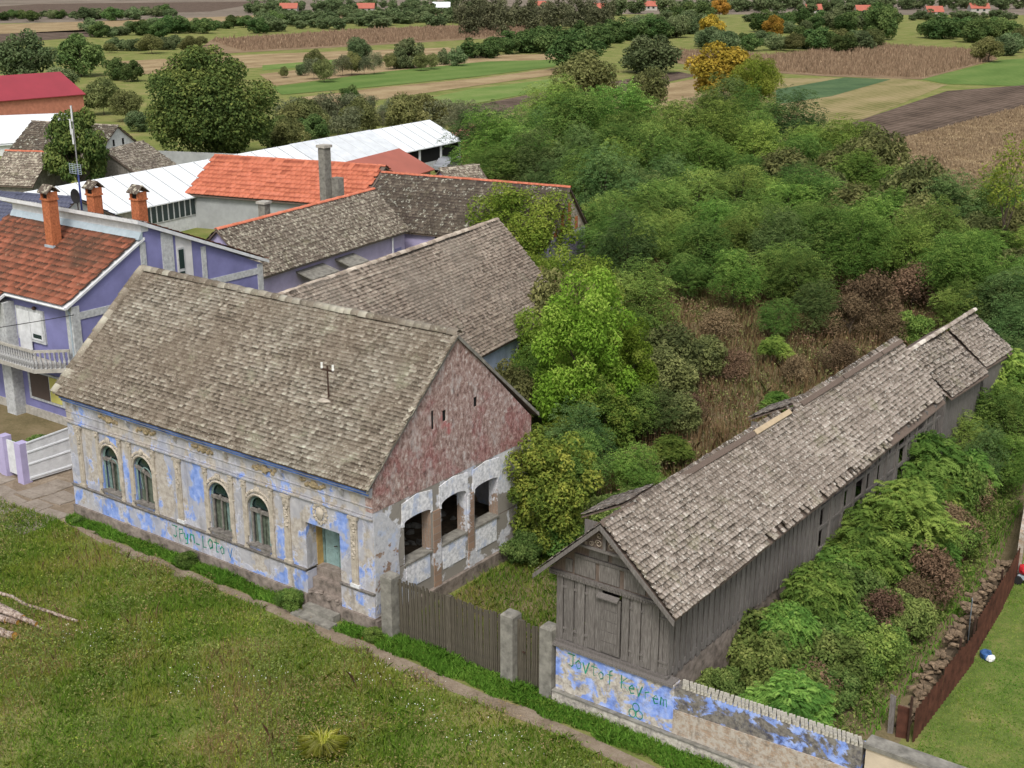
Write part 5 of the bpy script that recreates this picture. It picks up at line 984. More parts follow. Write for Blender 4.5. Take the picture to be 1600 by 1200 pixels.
# single trees
at('bright', 915, 560, 92, 'large bright green tree beside the old rear wing', hk=1.25); at('bright', 968, 580, 66, 'bright green tree grown into the right side of the large one', hk=1.2); at('rob', 985, 640, 50, 'green bush at the right foot of the bright trees', 'shrub', 'shrub'); at('bright', 862, 610, 44, 'smaller bright green tree against the rear wing wall'); at('yel', 945, 655, 56, 'yellowish green bush beneath the large bright tree', 'shrub', 'shrub'); at('lime', 890, 690, 44, 'leafy shrub behind the red gable corner', 'shrub', 'shrub'); at('lime', 900, 470, 44, 'yellow green treetop above the large bright tree', hk=.8); at('rob', 810, 590, 40, 'green treetop hiding the rear wing wall', hk=1.0); at('lime', 850, 560, 40, 'light green bush at the rear wing windows', 'shrub', 'shrub'); at('robl', 985, 530, 60, 'light feathery tree right of the large bright tree'); at('robd', 1020, 640, 44, 'dark bush below the olive bushes', 'shrub', 'shrub'); at('shrub', 880, 840, 40, 'low green shrub between the gable bush and the shed', 'shrub', 'shrub'); at('olive', 845, 520, 36, 'thin olive shrub in front of the rear wing roof', 'shrub', 'shrub', hk=1.1); at('yel', 862, 765, 84, 'yellow green bushy tree against the faded red gable', hk=1.05)
at('lime', 815, 358, 88, 'lime green tree in front of the dark mossy barn roof', hk=.9); at('walnut', 327, 163, 106, 'huge dark walnut tree behind the long white roof')
at('round', 118, 238, 47, 'round dark evergreen tree in front of the old farmhouse', hk=1.4); at('ora', 1128, 112, 50, 'orange autumn tree at the edge of the fields', hk=.9); at('lime', 1178, 128, 42, 'yellow green tree beside the orange autumn tree', hk=1.1)
at('olive', 922, 128, 52, 'olive coloured round tree behind the thicket'); at('olive', 1015, 140, 36, 'smaller dark olive tree right of the olive round tree'); at('robd', 1135, 160, 44, 'dark tree in front of the orange autumn tree')
at('sap', 1580, 262, 44, 'tall slim sapling with thin foliage at the right edge', hk=1.1); at('fard', 900, 80, 47, 'dark rounded bush group at the end of the green field', hk=.8); at('far', 1012, 84, 52, 'pale green rounded bushes beside the corn field', hk=.8)
at('lime', 840, 425, 42, 'light green shrub at the corner of the rear wing roof', cat='shrub', name='shrub', hk=.8); at('brn', 850, 445, 34, 'brownish shrub leaning on the rear wing roof', cat='shrub', name='shrub'); at('olive', 800, 480, 30, 'thin olive shrub overhanging the rear wing roof edge', cat='shrub', name='shrub')
at('ora', 915, 655, 34, 'small orange tinted shrub under the large bright green tree', cat='shrub', name='shrub', hk=.9); at('shrub', 965, 640, 48, 'pale green leafy shrub right of the orange tinted shrub', cat='shrub', name='shrub'); at('olive', 1040, 590, 52, 'greyish olive tree right of the large bright tree'); at('rob', 1000, 460, 62, 'green tree above the large bright tree', hk=.9)
at('fern', 1050, 705, 30, 'feathery green sapling in the weeds left of the shed', cat='shrub', name='shrub'); at('shrub', 985, 775, 26, 'low bright shrub in front of the shed ridge', cat='shrub', name='shrub'); at('yel', 505, 300, 40, 'young thin tree beside the tall chimney', hk=.8)
at('fern', 1215, 630, 22, 'feathery sapling beside the broken loading hatch roof', cat='shrub', name='shrub')
for k, x, y, s_, h_, lab in (('lime', -9.0, 23.2, .62, .85, 'light green bush climbing the rear wing eave'), ('olive', -10.2, 26.0, .85, 1.25, 'olive tree at the far corner of the rear wing'), ('brn', -11.6, 28.2, 1.7, 2.6, 'brownish bare looking shrub behind the rear wing end'), ('robl', -8.2, 20.6, .62, .8, 'feathery bush in front of the rear wing windows'), ('olive', -8.0, 18.2, .5, .72, 'thin olive bush at the near end of the rear wing wall'), ('lime', -12.6, 30.5, .8, .95, 'yellow green tree behind the rear wing gable'), ('robd', -8.5, 27.5, .8, .9, 'dark bush behind the bright green tree'), ('rob', -.4, 12.8, .55, .62, 'green bush behind the gable bush'), ('lowd', 2.6, 11.6, 1.2, 1.3, 'leafy bush right of the gable bush'), ('robd', -2.0, 15.2, .6, .7, 'dark bush between the gable bush and the bright trees'), ('robl', 1.2, 15.0, .5, .5, 'light feathery bush behind the leafy bush'), ('lowd', 1.0, 7.2, .7, .9, 'low green bush at the foot of the gable wall')):
    tree(k, (x, y), s_, lab, 'tree' if 'tree' in lab else 'shrub', 'tree' if 'tree' in lab else 'shrub', sz=h_)
# shrubs right of the shed
SH = [('fern',1440,735,70,'bright feathery young tree beside the open shed framing'),('fern',1395,835,78,'feathery green young tree in the middle of the overgrown yard'),('fern',1545,600,62,'feathery young tree at the far end of the shed roof'),('fern',1500,650,40,'feathery shrub under the far shed eave'),('lowd',1265,905,62,'dark leafy shrub against the shed planks'),('lowd',1205,1000,82,'dark bramble bush nearest the street wall'),('lowd',1290,1030,70,'dense bramble bush behind the brick coping'),('shrub',1325,985,52,'light green bramble with reddish leaves'),('lowd',1260,1085,56,'low bramble mound right behind the street wall'),('fern',1310,900,50,'feathery shrub between the brambles'),('rob',1590,660,60,'green tree cut off by the right edge'),('robd',1590,530,66,'dark tree behind the collapsing shed bays'),('shrub',1480,800,34,'pale shrub beside the rubble wall'),('brn',1440,900,46,'heap of dry brown bramble stems beside the rubble wall'),('lowd',1440,790,40,'dark shrub below the feathery young tree'),('brn',1530,735,42,'dry brown weeds by the garden wall'),('lowd',1350,780,34,'dark shrub at the shed posts'),('brn',1150,1010,30,'dry brown stems at the foot of the shed wall'),('lowd',1500,580,34,'dark shrub beside the broken shed bay'),('shrub',1430,515,34,'yellowish green shrub above the shed ridge end'),('shrub',1340,1040,40,'small bramble right of the dense bramble bush'),('fern',1350,870,64,'wide feathery shrub between the shed and the dry stems'),('lowd',1330,925,56,'dark shrub in front of the wide feathery shrub'),('lowd',1230,945,60,'dark shrub climbing the shed foundation'),('fern',1240,880,40,'feathery shrub touching the shed planks'),('lowd',1400,880,44,'dark shrub near the dry brown stems'),('fern',1470,770,48,'feathery sapling right of the bright feathery tree'),('lowd',1370,960,44,'low bramble beside the grass strip'),('lowd',1300,1075,48,'bramble spilling toward the street wall'),('lowd',1150,960,34,'dark shrub at the near shed corner'),('robd',1555,480,50,'dark tree rising behind the farthest shed bay'),('rob',1500,480,44,'green tree behind the shed ridge end'),('fern',1330,800,46,'feathery shrub growing against the boarded shed side'),('robl',1545,640,62,'light green tree hiding the far end of the shed wall'),('rob',1500,690,46,'green tree at the far shed posts'),('robd',1575,570,52,'dark tree over the far shed bays'),('fern',1395,745,48,'feathery tree under the shed eave'),('lowd',1180,940,34,'bramble at the foot of the shed planks'),('robl',1570,720,50,'light green tree by the garden wall'),('lowd',1290,850,40,'leafy shrub rising along the shed planks')]
for k, x, y, r, lab in SH: at(k, x, y, r, lab, 'tree' if 'tree' in lab else 'shrub', 'tree' if 'tree' in lab else 'shrub')
qs = random.Random(9); yy = 4.2; ki = 0
SL = ['low bramble closest to the street', 'feathery bush', 'leafy bush', 'tall feathery bush', 'green bush', 'rounded leafy bush', 'pale feathery bush', 'dark leafy bush', 'broad bush', 'feathery young tree', 'leafy bush under the eave', 'bush by the first open frame', 'bush by the open framing', 'feathery growth at the open framing', 'leafy growth near the far posts', 'bush at the far posts', 'last bush before the shed bays', 'bush at the shed bays']
while yy < 25 and ki < 18:
    k = ['lowd', 'fern', 'lowd', 'fern', 'shrub', 'lowd', 'fern', 'robd', 'lowd', 'fern'][ki % 10]; s_ = {'lowd': 1.15, 'fern': .62, 'shrub': 1.2, 'robd': .42}[k] * qs.uniform(.85, 1.15); x_ = 12.35 + qs.uniform(0, .5)
    tree(k, (x_, yy), s_, SL[ki] + ' in the strip against the shed side', 'shrub', 'shrub', 'bushes against the shed side', sz=s_ * qs.uniform(1.05, 1.5)); yy += qs.uniform(1.0, 1.35); ki += 1
for x_, y_, s_, lab in ((14.3, 9.6, 1.0, 'dry reddish brown tangle beside the rubble wall, nearest the street'), (14.2, 13.0, 1.2, 'large dry brown tangle in the middle of the overgrown yard'), (13.9, 4.6, .8, 'brown tangle of stems behind the brick coping'), (13.6, 17.5, 1.1, 'dry brown tangle at the far garden wall')): tree('brn', (x_, y_), s_, lab, 'shrub', 'shrub')
qs = random.Random(5); ks = 0
while ks < 46:
    x, y = qs.uniform(11.7, 15.6), qs.uniform(1.6, 23)
    if x > 15.4 - .05 * y or (y < 6 and x > 14.6): continue
    k = qs.choice(['lowd', 'lowd', 'shrub', 'fern', 'brn']); s_ = qs.uniform(.4, .95) * (.7 if k == 'fern' else 1); ks += 1
    tree(k, (x, y), s_, {'lowd': 'low leafy bramble in the undergrowth right of the shed', 'shrub': 'small green shrub in the undergrowth right of the shed', 'fern': 'small feathery seedling in the undergrowth right of the shed', 'brn': 'dry brown weed in the undergrowth right of the shed'}[k], 'shrub', 'shrub', 'undergrowth right of the shed: ' + {'lowd': 'brambles', 'shrub': 'green shrubs', 'fern': 'seedlings', 'brn': 'dry weeds'}[k], sz=s_ * qs.uniform(.8, 1.3))
# clearing
for k, x, y, r, lab in [('rob',1215,495,34,'small green tree alone in the brown clearing'),('robd',1275,478,42,'dark green tree in the brown clearing'),('brn',1370,470,54,'rusty brown bush at the back of the clearing'),('brn',1430,450,50,'smaller rusty brown bush right of the other'),('brn',1330,500,44,'rusty weeds bush in front of the big brown bush'),('brn',1400,430,40,'rusty bush at the back edge of the clearing'),('brn',1250,580,30,'low dry bush in the middle of the clearing'),('brn',1310,560,36,'dry brown weeds thicket above the shed ridge'),('brn',1150,570,34,'dry weeds thicket right of the olive tree'),('brn',1120,510,36,'brown weeds at the edge of the thicket'),('olive',1045,560,58,'large grey olive bush between the bright tree and the clearing'),('olive',1060,650,40,'grey olive bush below the large one'),('fern',1210,545,24,'small feathery sapling in the dry clearing'),('brn',1395,515,34,'brown undergrowth beside the shed ridge end'),('brn',1080,640,30,'tall dry weeds left of the hatch roof'),('brn',990,720,26,'brown undergrowth below the orange shrub'),('olive',1100,560,40,'grey olive bush on the left of the clearing')]:
    at(k, x, y, r, lab, 'tree' if 'tree' in lab else 'shrub', 'tree' if 'tree' in lab else 'shrub')
# thicket
def inside(x, y, P):
    c = False
    for (x1, y1), (x2, y2) in zip(P, P[1:] + P[:1]):
        if (y1 > y) != (y2 > y) and x < (x2 - x1) * (y - y1) / (y2 - y1) + x1: c = not c
    return c
TP = [(750,232),(850,198),(960,208),(1060,208),(1150,215),(1210,235),(1300,228),(1335,245),(1365,275),(1420,300),(1500,320),(1600,345),(1660,420),(1610,480),(1500,440),(1440,410),(1380,400),(1290,420),(1200,430),(1100,425),(1060,395),(985,400),(930,360),(900,290),(760,265)]
TW = [(G(x, y, 3).x, G(x, y, 3).y) for x, y in TP]; pts = []; q = random.Random(77)
xs = [p[0] for p in TW]; ys_ = [p[1] for p in TW]
for _ in range(9000):
    x, y = q.uniform(min(xs), max(xs)), q.uniform(min(ys_), max(ys_))
    if not inside(x, y, TW): continue
    d = math.hypot(x - CAM[0], y - CAM[1]); sp = 3.2 if d < 105 else 3.8 if d < 130 else 4.4
    if all((x - a) ** 2 + (y - b) ** 2 > sp * sp for a, b, _ in pts): pts.append((x, y, sp))
for x, y, sp in pts:
    px, py, _ = pix((x, y, 3)); k = q.choice(['robd', 'rob', 'rob', 'robl'] if py < 270 else ['robd', 'rob', 'rob', 'robl', 'robl', 'olive'] if px > 1200 else ['robd', 'rob', 'rob', 'rob', 'robl'])
    s = sp / 3.3 * q.uniform(.72, 1.12)
    if py < 250 and px < 1000: s *= 1.12
    nm = {'rob': 'green', 'robd': 'dark green', 'robl': 'light yellowish green', 'olive': 'greyish olive'}[k]
    tree(k, (x, y), s * 1.0, nm + ' tree with feathery leaves in the dense thicket behind the houses', group=nm + ' trees of the thicket', sz=s * q.uniform(.8, 1.3))
# rows of trees and hedges across the fields: (kind, pixel line, count, radius px, label, group)
ORD = 'first second third fourth fifth sixth seventh eighth ninth tenth eleventh twelfth thirteenth fourteenth fifteenth sixteenth seventeenth eighteenth nineteenth twentieth 21st 22nd 23rd 24th 25th 26th 27th 28th'.split()
proto('farw', 'leaf_dark', 3.4, 2.8, -.2, 30, 1.0, 2000, .75, .5, .15, 2, flat=.9, spread=.6, low=-1)
proto('farp', 'leaf_grey', 2.4, 4.2, .2, 26, 1.0, 1800, .62, .45, .15, 2, flat=.9, spread=.6, low=-1)
def mass(name, mat, rows, label, cat='wood'):
    """a far wood that reads as one mass: crowns joined into one object"""
    Vs, Ts = [], []
    for k, x0, y0, x1, y1, n, rp, jy, hk in rows:
        L_, rx, h, z0 = PROTO[k]
        for i in range(n):
            f = (i + q.random()) / n; x = x0 + (x1 - x0) * f; y = y0 + (y1 - y0) * f + q.uniform(-jy, jy); r = rp * q.uniform(.65, 1.35); sc = 1.
            for _ in range(6): p = G(x, y, z0 * sc * hk); sc = r / (FPX / ((np.array(p) - CAM) @ _F)) / rx
            me = L_[q.randrange(len(L_))][0]; v = np.empty(len(me.vertices) * 3, np.float32); me.vertices.foreach_get('co', v); v = v.reshape(-1, 3); a = q.uniform(0, 6.28); c_, s_ = math.cos(a), math.sin(a)
            Vs.append(np.stack([(v[:, 0] * c_ - v[:, 1] * s_) * sc + p.x, (v[:, 0] * s_ + v[:, 1] * c_) * sc + p.y, v[:, 2] * sc * hk], 1)); t = np.empty(len(me.vertices), np.float32); me.attributes['tint'].data.foreach_get('value', t); Ts.append(np.clip(t + q.uniform(-.2, .25), 0, 1))
    V = np.concatenate(Vs); o = bpy.data.objects.new(name, np_mesh(name, V, [np.arange(len(V)).reshape(-1, 4)], mat, np.concatenate(Ts))); COL.objects.link(o); return tag(o, label, cat, kind='stuff')
def row(k, x0, y0, x1, y1, n, r, lab, grp, jx=6, jy=3, hk=1., cat='tree', name='tree'):
    n = min(28, int(n * 1.3))
    for i in range(n):
        f = (i + .5) / n; ky = k if isinstance(k, str) else k[q.randrange(len(k))]
        at(ky, x0 + (x1 - x0) * f + q.uniform(-1, 1) * min(jx, abs(x1 - x0) / n * .4), y0 + (y1 - y0) * f + q.uniform(-jy, jy), r * q.uniform(.6, 1.35), ORD[i] + ' from the left: ' + lab, cat, name, grp, hk)
row(['far','fard'], -5, 24, 280, 18, 14, 14, 'bush in the farthest hedge at the top left', 'far hedge top left', hk=.7, cat='bush', name='bush')
row(['far','fard'], 140, 46, 440, 34, 20, 17, 'bush in the broad hedge across the left fields', 'broad hedge left', jy=6, hk=.75, cat='bush', name='bush')
row(['far','olive'], 160, 72, 320, 66, 10, 16, 'bush in the short hedge above the walnut tree', 'short hedge above the walnut', hk=.8, cat='bush', name='bush')
mass('far_tree_belt', 'leaf_haze', [('farw',400,36,710,26,34,15,6,.8),('farw',380,12,760,6,26,12,4,1),('farw',400,22,760,18,22,11,2,.7)], 'far tree belt and village trees at the top middle')
mass('poplar_grove', 'leaf_grey', [('farp',715,24,960,18,26,13,6,1.0)], 'pale far poplar grove at the top middle')
mass('plantation', 'leaf_dark', [('farw',725,78,1010,50,34,16,5,.9),('farw',760,66,1060,40,30,16,5,.9)], 'dense dark young plantation above the green field')
mass('far_village_trees', 'leaf_haze', [('farw',960,8,1610,4,40,13,5,1),('farw',1160,27,1600,24,26,11,3,.7)], 'trees among the far village houses along the top right edge')
row(['far','fard'], 1000, 40, 1100, 30, 10, 20, 'tree right of the plantation block', 'trees right of the plantation', jy=9, hk=.9)
row(['far','olive','fard'], 1095, 66, 1370, 62, 16, 21, 'bush in the hedge above the corn field', 'hedge above the corn field', jy=7, hk=.8, cat='bush', name='bush')
row(['far','fard'], 1180, 36, 1400, 30, 14, 20, 'tree in the village edge at top right', 'village edge trees', jy=8, hk=.9)
row('fard', 1440, 46, 1590, 42, 8, 24, 'dark tree in the orchard at top right', 'orchard trees top right', jy=4, hk=.8)
row(['far','olive'], 1540, 72, 1610, 60, 5, 20, 'bush at the right end of the corn field', 'bushes right of the corn field', jy=6, hk=.8, cat='bush', name='bush')
at('fard', 1375, 36, 30, 'single dark round tree at the top right', hk=1.1); at('ora', 1110, 45, 22, 'small orange tree above the corn field'); at('ora', 1210, 42, 18, 'tiny orange tree in the far hedge'); at('ora', 1125, 12, 15, 'far orange tree near the top edge')
row(['olive','scrub','far'], 440, 112, 720, 88, 13, 13, 'small orchard tree in the row beside the green field', 'orchard row by the green field', jy=4, hk=1.2)
at('far', 560, 80, 20, 'taller pale tree in the orchard row', hk=1.4); at('far', 640, 85, 27, 'bushy tree in the middle of the orchard row', hk=1.1); at('olive', 490, 95, 16, 'round little tree at the left of the orchard row', hk=1.2)
row(['scrub','olive','scrub'], 440, 178, 740, 182, 20, 26, 'leafless looking scrub tree behind the long white building', 'scrub behind the white building', jy=16, hk=1.1)
row(['far','fard','olive'], 405, 205, 470, 215, 4, 28, 'green bush at the left end of the scrub', 'green bushes by the scrub', jy=8, cat='bush', name='bush')
at('fard', 545, 150, 20, 'dark bush at the edge of the scrub', 'bush', 'bush'); at('fard', 485, 205, 30, 'dark rounded bush right of the walnut tree', 'bush', 'bush')
for k, x, y, r, lab in [('far',40,90,48,'broad green tree behind the crimson roof'),('fard',125,88,40,'dark tall tree left of the walnut tree'),('fard',180,108,22,'dark tree between the crimson roof and the walnut tree'),('fard',205,112,20,'dark tree close to the walnut tree'),('far',95,125,26,'green bush at the end of the crimson roof'),('olive',160,150,30,'olive bush right of the crimson barn'),('olive',195,165,26,'olive tree left of the walnut tree'),('far',215,190,22,'green shrub beneath the walnut tree'),('far',20,165,18,'green bush before the crimson barn'),('brn',30,275,34,'dark brownish shrub at the left edge before the cottage'),('olive',205,262,18,'small shrub in front of the old stable'),('fard',20,258,24,'dark shrub beside the low cottage'),('shrub',1100,255,20,'pale young tree top in the thicket')]:
    at(k, x, y, r, lab, 'bush' if ('bush' in lab or 'shrub' in lab) else 'tree', 'bush' if ('bush' in lab or 'shrub' in lab) else 'tree')
at('lowd', 60, 690, 18, 'green bush in the front garden of the purple house', 'bush', 'bush'); at('shrub', 20, 700, 16, 'small shrub left of the gate in the front garden', 'bush', 'bush'); at('lowd', 100, 700, 16, 'green bush behind the open white gate', 'bush', 'bush')
for i, x in enumerate((-9.2, -4.0, -3.6, .3, -15.9)): tree('shrub', (x, -.55 + .1 * math.sin(i * 3)), [.38, .34, .42, .3, .22][i], ['low leafy clump at the wall below the third window', 'leafy weed left of the entrance step', 'larger leafy clump beside the entrance step', 'weedy clump at the house corner by the fence', 'small weed at the left corner of the facade'][i], 'weed', 'weed_clump')
tg = G(505, 1180); r = np.random.default_rng(3); V = []
for i in range(420):
    a = r.uniform(0, 6.28); hh = r.uniform(.3, .75); l_ = r.uniform(.25, .75); b0 = np.array([math.cos(a), math.sin(a), 0]) * r.uniform(0, .12); sd_ = np.array([-math.sin(a), math.cos(a), 0]) * .012; d_ = np.array([math.cos(a), math.sin(a), 0]) * l_
    V += [b0 - sd_, b0 + sd_, b0 + d_ * .45 + sd_ + [0, 0, hh * .8], b0 + d_ + [0, 0, hh * .75], b0 + d_ * .45 - sd_ + [0, 0, hh * .8]]
leaf_mat('tussock', (.62, .68, .12), (.85, .85, .2), (.9, .88, .35), .6)
yt = bpy.data.objects.new('grass_tussock', np_mesh('grass_tussock', np.array(V), [np.arange(2100).reshape(420, 5)], 'tussock', np.repeat(r.uniform(0, 1, 420), 5))); COL.objects.link(yt); yt.location = tg; tag(yt, 'bright yellow green grass tussock in the foreground meadow', 'tussock')

# ------------------------------------------------------------------ grass, weeds, stalks
def fieldnoise(x, y, s=1., ph=0.):
    return (np.sin(x * .9 * s + 1.3 * np.sin(y * .7 * s + ph)) + np.sin(y * 1.1 * s + 1.7 * np.sin(x * .6 * s + ph * 2)) + .7 * np.sin((x + y) * 2.3 * s + ph) + .6 * np.sin((x - y) * 3.1 * s + 2 * ph)) / 3.3
def blades(name, poly, n, h0, h1, wd, mat, tint, lean=.5, seed=0, label='', cat='grass', keep=None, clump=0.):
    r = np.random.default_rng(seed); xs = [p[0] for p in poly]; ys = [p[1] for p in poly]; X = r.uniform(min(xs), max(xs), n); Y = r.uniform(min(ys), max(ys), n)
    if clump:
        m = r.random(n) < np.clip(.55 + clump * fieldnoise(X, Y, 2.2, seed), .04, 1); X, Y = X[m], Y[m]
    ins = np.zeros(len(X), bool)
    for (x1, y1), (x2, y2) in zip(poly, poly[1:] + poly[:1]):
        c = ((y1 > Y) != (y2 > Y)) & (X < (x2 - x1) * (Y - y1) / ((y2 - y1) or 1e-9) + x1); ins ^= c
    X, Y = X[ins], Y[ins]
    P = np.stack([X, Y, np.zeros_like(X)], 1) - CAM; z = P @ _F; u = 800 + FPX * (P @ _R) / z; v = 600 - FPX * (P @ _U) / z
    m = (u > -40) & (u < 1640) & (v > -20) & (v < 1260)
    if keep is not None: m &= keep(X, Y, r)
    X, Y = X[m], Y[m]; n = len(X)
    f = fieldnoise(X, Y, .8, seed + 1); h = r.uniform(h0, h1, n) * (1 + .6 * f); a = r.uniform(0, 2 * np.pi, n); l = r.normal(0, lean, n) * h; b = r.uniform(0, 2 * np.pi, n); w_ = wd * r.uniform(.6, 1.4, n)
    B = np.stack([X, Y, np.full(n, -.01)], 1); s = np.stack([np.cos(a) * w_, np.sin(a) * w_, np.zeros(n)], 1); tip = B + np.stack([np.cos(b) * l, np.sin(b) * l, h], 1); mid = B + np.stack([np.cos(b) * l * .3, np.sin(b) * l * .3, h * .6], 1)
    V = np.stack([B - s * .6, B + s * .6, mid + s, tip, mid - s], 1).reshape(-1, 3); F = np.arange(n * 5).reshape(n, 5)
    T = np.clip(tint(X, Y, r), 0, 1); o = bpy.data.objects.new(name, np_mesh(name, V, [F], mat, np.repeat(T, 5))); COL.objects.link(o); return tag(o, label, cat, kind='stuff')
FG = [(-24, -1.3), (-17, -.85)] + [(x_, -1.12 - .022 * max(0, x_ + 8) + .16 * math.sin(x_ * 2.3) + .1 * math.sin(x_ * 5.1)) for x_ in [i_ * .4 - 16 for i_ in range(66)]] + [(20, -1.75), (20, -20), (-6, -20), (-24, -6)]
blades('meadow_grass', FG, 260000, .06, .26, .011, 'grass_blade', lambda x, y, r: .27 + .42 * fieldnoise(x, y, .55, 3) + .2 * fieldnoise(x, y, 2, 1) + r.normal(0, .15, len(x)), .6, 1, 'rough meadow grass in green and dry tan patches in the foreground', clump=.0)
blades('meadow_grass_green', FG, 90000, .08, .24, .014, 'grass_lush', lambda x, y, r: .4 + r.normal(0, .2, len(x)), .7, 6, 'lush green patches in the foreground meadow', keep=lambda x, y, r: fieldnoise(x, y, .55, 3) + r.normal(0, .18, len(x)) < -.12)
blades('dry_stems', FG, 26000, .25, .55, .008, 'weed_dry', lambda x, y, r: .6 + r.normal(0, .2, len(x)), .3, 9, 'dry brown seed stems in the meadow', keep=lambda x, y, r: fieldnoise(x, y, .55, 3) + r.normal(0, .15, len(x)) > .18)
blades('verge_grass', [(x_, -.70 - .012 * max(0, x_ + 3) + .1 * math.sin(x_ * 2.9 + 1) + .07 * math.sin(x_ * 6.3)) for x_ in [i_ * .4 - 16.8 for i_ in range(88)]] + [(18, .02), (7.3, -.02), (6.9, .3), (.4, .3), (.3, -.12), (-16.8, -.12)], 60000, .08, .30, .014, 'grass_lush', lambda x, y, r: .45 + .25 * fieldnoise(x, y, 1.5, 2) + r.normal(0, .2, len(x)), .6, 2, 'lush green grass between the footpath and the walls', keep=lambda x, y, r: ~((x > -3.4) & (x < -1.4) & (y > -.9)))
blades('yard_grass', [(.3, .4), (6.6, .4), (6.9, 14), (2, 20), (-5, 16), (.3, 9.4)], 60000, .08, .28, .013, 'grass_blade', lambda x, y, r: .35 + .4 * fieldnoise(x, y, .8, 5) + r.normal(0, .18, len(x)), .6, 3, 'mixed green and dry grass in the yard between house and shed')
blades('lawn_grass', [(17.3, .6), (30, .6), (30, 24), (15.2, 24), (16.4, 17.4), (17.2, 9)], 130000, .02, .08, .010, 'grass_blade', lambda x, y, r: .30 + .3 * fieldnoise(x, y, .9, 8) + r.normal(0, .15, len(x)), .8, 4, 'short mown lawn right of the rusty fence')
blades('overgrown_yard_grass', [(11.5, .8), (16.3, .8), (15.6, 17), (14.5, 25), (9, 45), (12, 24), (11.4, 23)], 60000, .1, .4, .016, 'grass_lush', lambda x, y, r: .5 + .3 * fieldnoise(x, y, 1, 8) + r.normal(0, .25, len(x)), .6, 12, 'rank grass and weeds in the overgrown yard right of the shed', clump=.5)
CL = [(6.8, 9), (6.8, 45), (9, 60), (-20, 75), (-24, 55), (-8, 22), (1, 13)]
blades('dry_weeds', CL, 110000, .25, 1.0, .022, 'weed_dry', lambda x, y, r: .45 + .3 * fieldnoise(x, y, .5, 4) + r.normal(0, .22, len(x)), .3, 13, 'tall dry brown weeds filling the clearing', 'weeds', clump=.25)
blades('green_weeds', CL, 50000, .15, .7, .03, 'leaf_olive', lambda x, y, r: .5 + r.normal(0, .25, len(x)), .5, 14, 'green weeds mixed into the dry clearing', 'weeds', clump=.5)
def pxpoly(P): return [(G(x, y).x, G(x, y).y) for x, y in P]
blades('corn_stalks', pxpoly([(1045,80),(1200,88),(1380,72),(1520,80),(1558,92),(1440,122),(1290,117),(1120,106),(1045,95)]), 45000, .5, 1.3, .09, 'stalk', lambda x, y, r: .3 + r.normal(0, .22, len(x)), .15, 15, 'ripe brown corn standing in the field at right', 'corn')
blades('corn_stalks_far', pxpoly([(330,64),(560,48),(760,40),(855,41),(830,54),(560,70),(380,80)]), 30000, .5, 1.3, .12, 'stalk', lambda x, y, r: .35 + r.normal(0, .2, len(x)), .15, 16, 'ripe brown corn in the far left field', 'corn')
blades('stubble_weeds', pxpoly([(1366,226),(1430,212),(1600,166),(1600,300),(1420,290),(1374,254)]), 60000, .1, .45, .05, 'stalk', lambda x, y, r: .55 + r.normal(0, .2, len(x)), .4, 17, 'dry yellowish stalks in the right hand field', 'stubble')
def weed_cards(name, poly, n, mat, size, z0, z1, seed, label, tint, keep, asp=.5):
    r = np.random.default_rng(seed); xs = [p[0] for p in poly]; ys = [p[1] for p in poly]; X = r.uniform(min(xs), max(xs), n); Y = r.uniform(min(ys), max(ys), n); ins = np.zeros(n, bool)
    for (x1, y1), (x2, y2) in zip(poly, poly[1:] + poly[:1]): ins ^= ((y1 > Y) != (y2 > Y)) & (X < (x2 - x1) * (Y - y1) / ((y2 - y1) or 1e-9) + x1)
    ins &= keep(X, Y, r); X, Y = X[ins], Y[ins]; P = np.stack([X, Y, np.zeros_like(X)], 1) - CAM; z = P @ _F; u = 800 + FPX * (P @ _R) / z; v = 600 - FPX * (P @ _U) / z; m = (u > -40) & (u < 1640) & (v < 1260); X, Y = X[m], Y[m]; n = len(X)
    P = np.stack([X, Y, r.uniform(z0, z1, n) * (1 + .5 * fieldnoise(X, Y, 3, seed))], 1); sz = size * r.uniform(.6, 1.5, n)
    V, F = leaf_cards(P, np.tile([0, 0, 1.], (n, 1)) + r.normal(0, .55, (n, 3)), sz, sz * asp, r); o = bpy.data.objects.new(name, np_mesh(name, V, [F], mat, np.repeat(np.clip(tint(X, Y, r), 0, 1), 4))); COL.objects.link(o); return tag(o, label, 'weeds', kind='stuff')
weed_cards('meadow_weeds', FG, 190000, 'leaf_mid', .07, .04, .36, 21, 'dark green leafy weed patches in the foreground meadow', lambda x, y, r: .4 + .25 * fieldnoise(x, y, 1.2, 2) + r.normal(0, .2, len(x)), lambda x, y, r: fieldnoise(x, y, .7, 9) + .5 * fieldnoise(x, y, 2.3, 4) + r.normal(0, .15, len(x)) > .12)
weed_cards('rusty_weeds', FG, 150000, 'weed_dry', .06, .14, .5, 22, 'rusty brown seeding weeds in the foreground meadow', lambda x, y, r: .55 + r.normal(0, .25, len(x)), lambda x, y, r: fieldnoise(x, y, .6, 5.5) + .6 * fieldnoise(x, y, 2.6, 7) + r.normal(0, .18, len(x)) > .3, .35)
weed_cards('lime_weeds', FG, 90000, 'leaf_lime', .06, .05, .3, 23, 'light green weed patches in the foreground meadow', lambda x, y, r: .5 + r.normal(0, .25, len(x)), lambda x, y, r: fieldnoise(x, y, .8, 12.5) + .5 * fieldnoise(x, y, 2.1, 3) + r.normal(0, .2, len(x)) > .3)
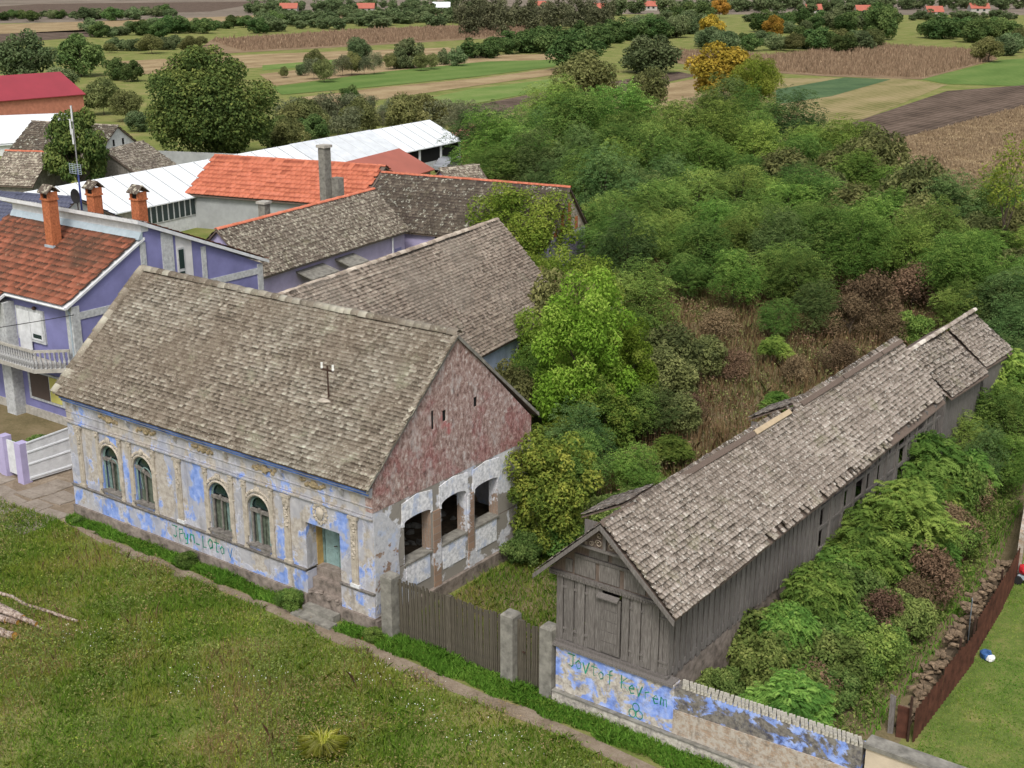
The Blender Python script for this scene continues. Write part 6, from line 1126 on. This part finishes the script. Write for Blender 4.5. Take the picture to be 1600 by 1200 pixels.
weed_cards('clearing_weeds', CL, 90000, 'leaf_olive', .14, .1, .8, 24, 'leafy olive weeds in the clearing', lambda x, y, r: .5 + r.normal(0, .25, len(x)), lambda x, y, r: fieldnoise(x, y, .5, 2.5) + .5 * fieldnoise(x, y, 1.7, 3) + r.normal(0, .2, len(x)) > .1)
weed_cards('clearing_dry_weeds', CL, 70000, 'leaf_brown', .13, .2, 1.0, 25, 'rusty weed heads in the clearing', lambda x, y, r: .6 + r.normal(0, .25, len(x)), lambda x, y, r: fieldnoise(x, y, .45, 6.5) + .5 * fieldnoise(x, y, 1.9, 1) + r.normal(0, .2, len(x)) > .15, .4)
weed_cards('yard_weeds', [(11.5, .8), (16.0, .8), (15.2, 17), (14.3, 25), (9, 45), (12, 24), (11.4, 23)], 60000, 'leaf_mid', .11, .05, .55, 26, 'leafy weeds covering the overgrown yard right of the shed', lambda x, y, r: .5 + r.normal(0, .25, len(x)), lambda x, y, r: fieldnoise(x, y, 1.1, 6.5) + r.normal(0, .3, len(x)) > -.25)
weed_cards('verge_weeds', [(-16.8, -.6), (-7, -.72), (-.8, -.68), (7.6, -.82), (18, -1.2), (18, -.02), (7.3, -.05), (.4, -.05), (-16.8, -.14)], 26000, 'grass_lush', .07, .04, .25, 27, 'leafy weeds along the foot of the walls', lambda x, y, r: .5 + r.normal(0, .25, len(x)), lambda x, y, r: (fieldnoise(x, y, 1.6, 6.5) + r.normal(0, .3, len(x)) > -.1) & ~((x > -3.4) & (x < -1.4)))
# little white flowers
r = np.random.default_rng(8); cl = [G(*p) for p in ((150,985),(115,1010),(300,1080),(345,1090),(290,1065),(420,1075),(590,1080),(640,1110),(680,1130),(720,1165),(530,1140),(770,1150),(830,1190),(240,1000),(590,1060),(660,1100))]
P = np.concatenate([np.array([[c.x, c.y, .3]]) + r.normal(0, 1, (15, 3)) * np.array([.45, .45, .06]) for c in cl]); n = len(P)
V, F = leaf_cards(P, np.tile([0, 0, 1.], (n, 1)) + r.normal(0, .3, (n, 3)), np.full(n, .035), np.full(n, .035), r)
fo = bpy.data.objects.new('white_flowers', np_mesh('white_flowers', V, [F], 'petal')); COL.objects.link(fo); tag(fo, 'tiny white flowers scattered in the meadow', 'flowers', kind='stuff')
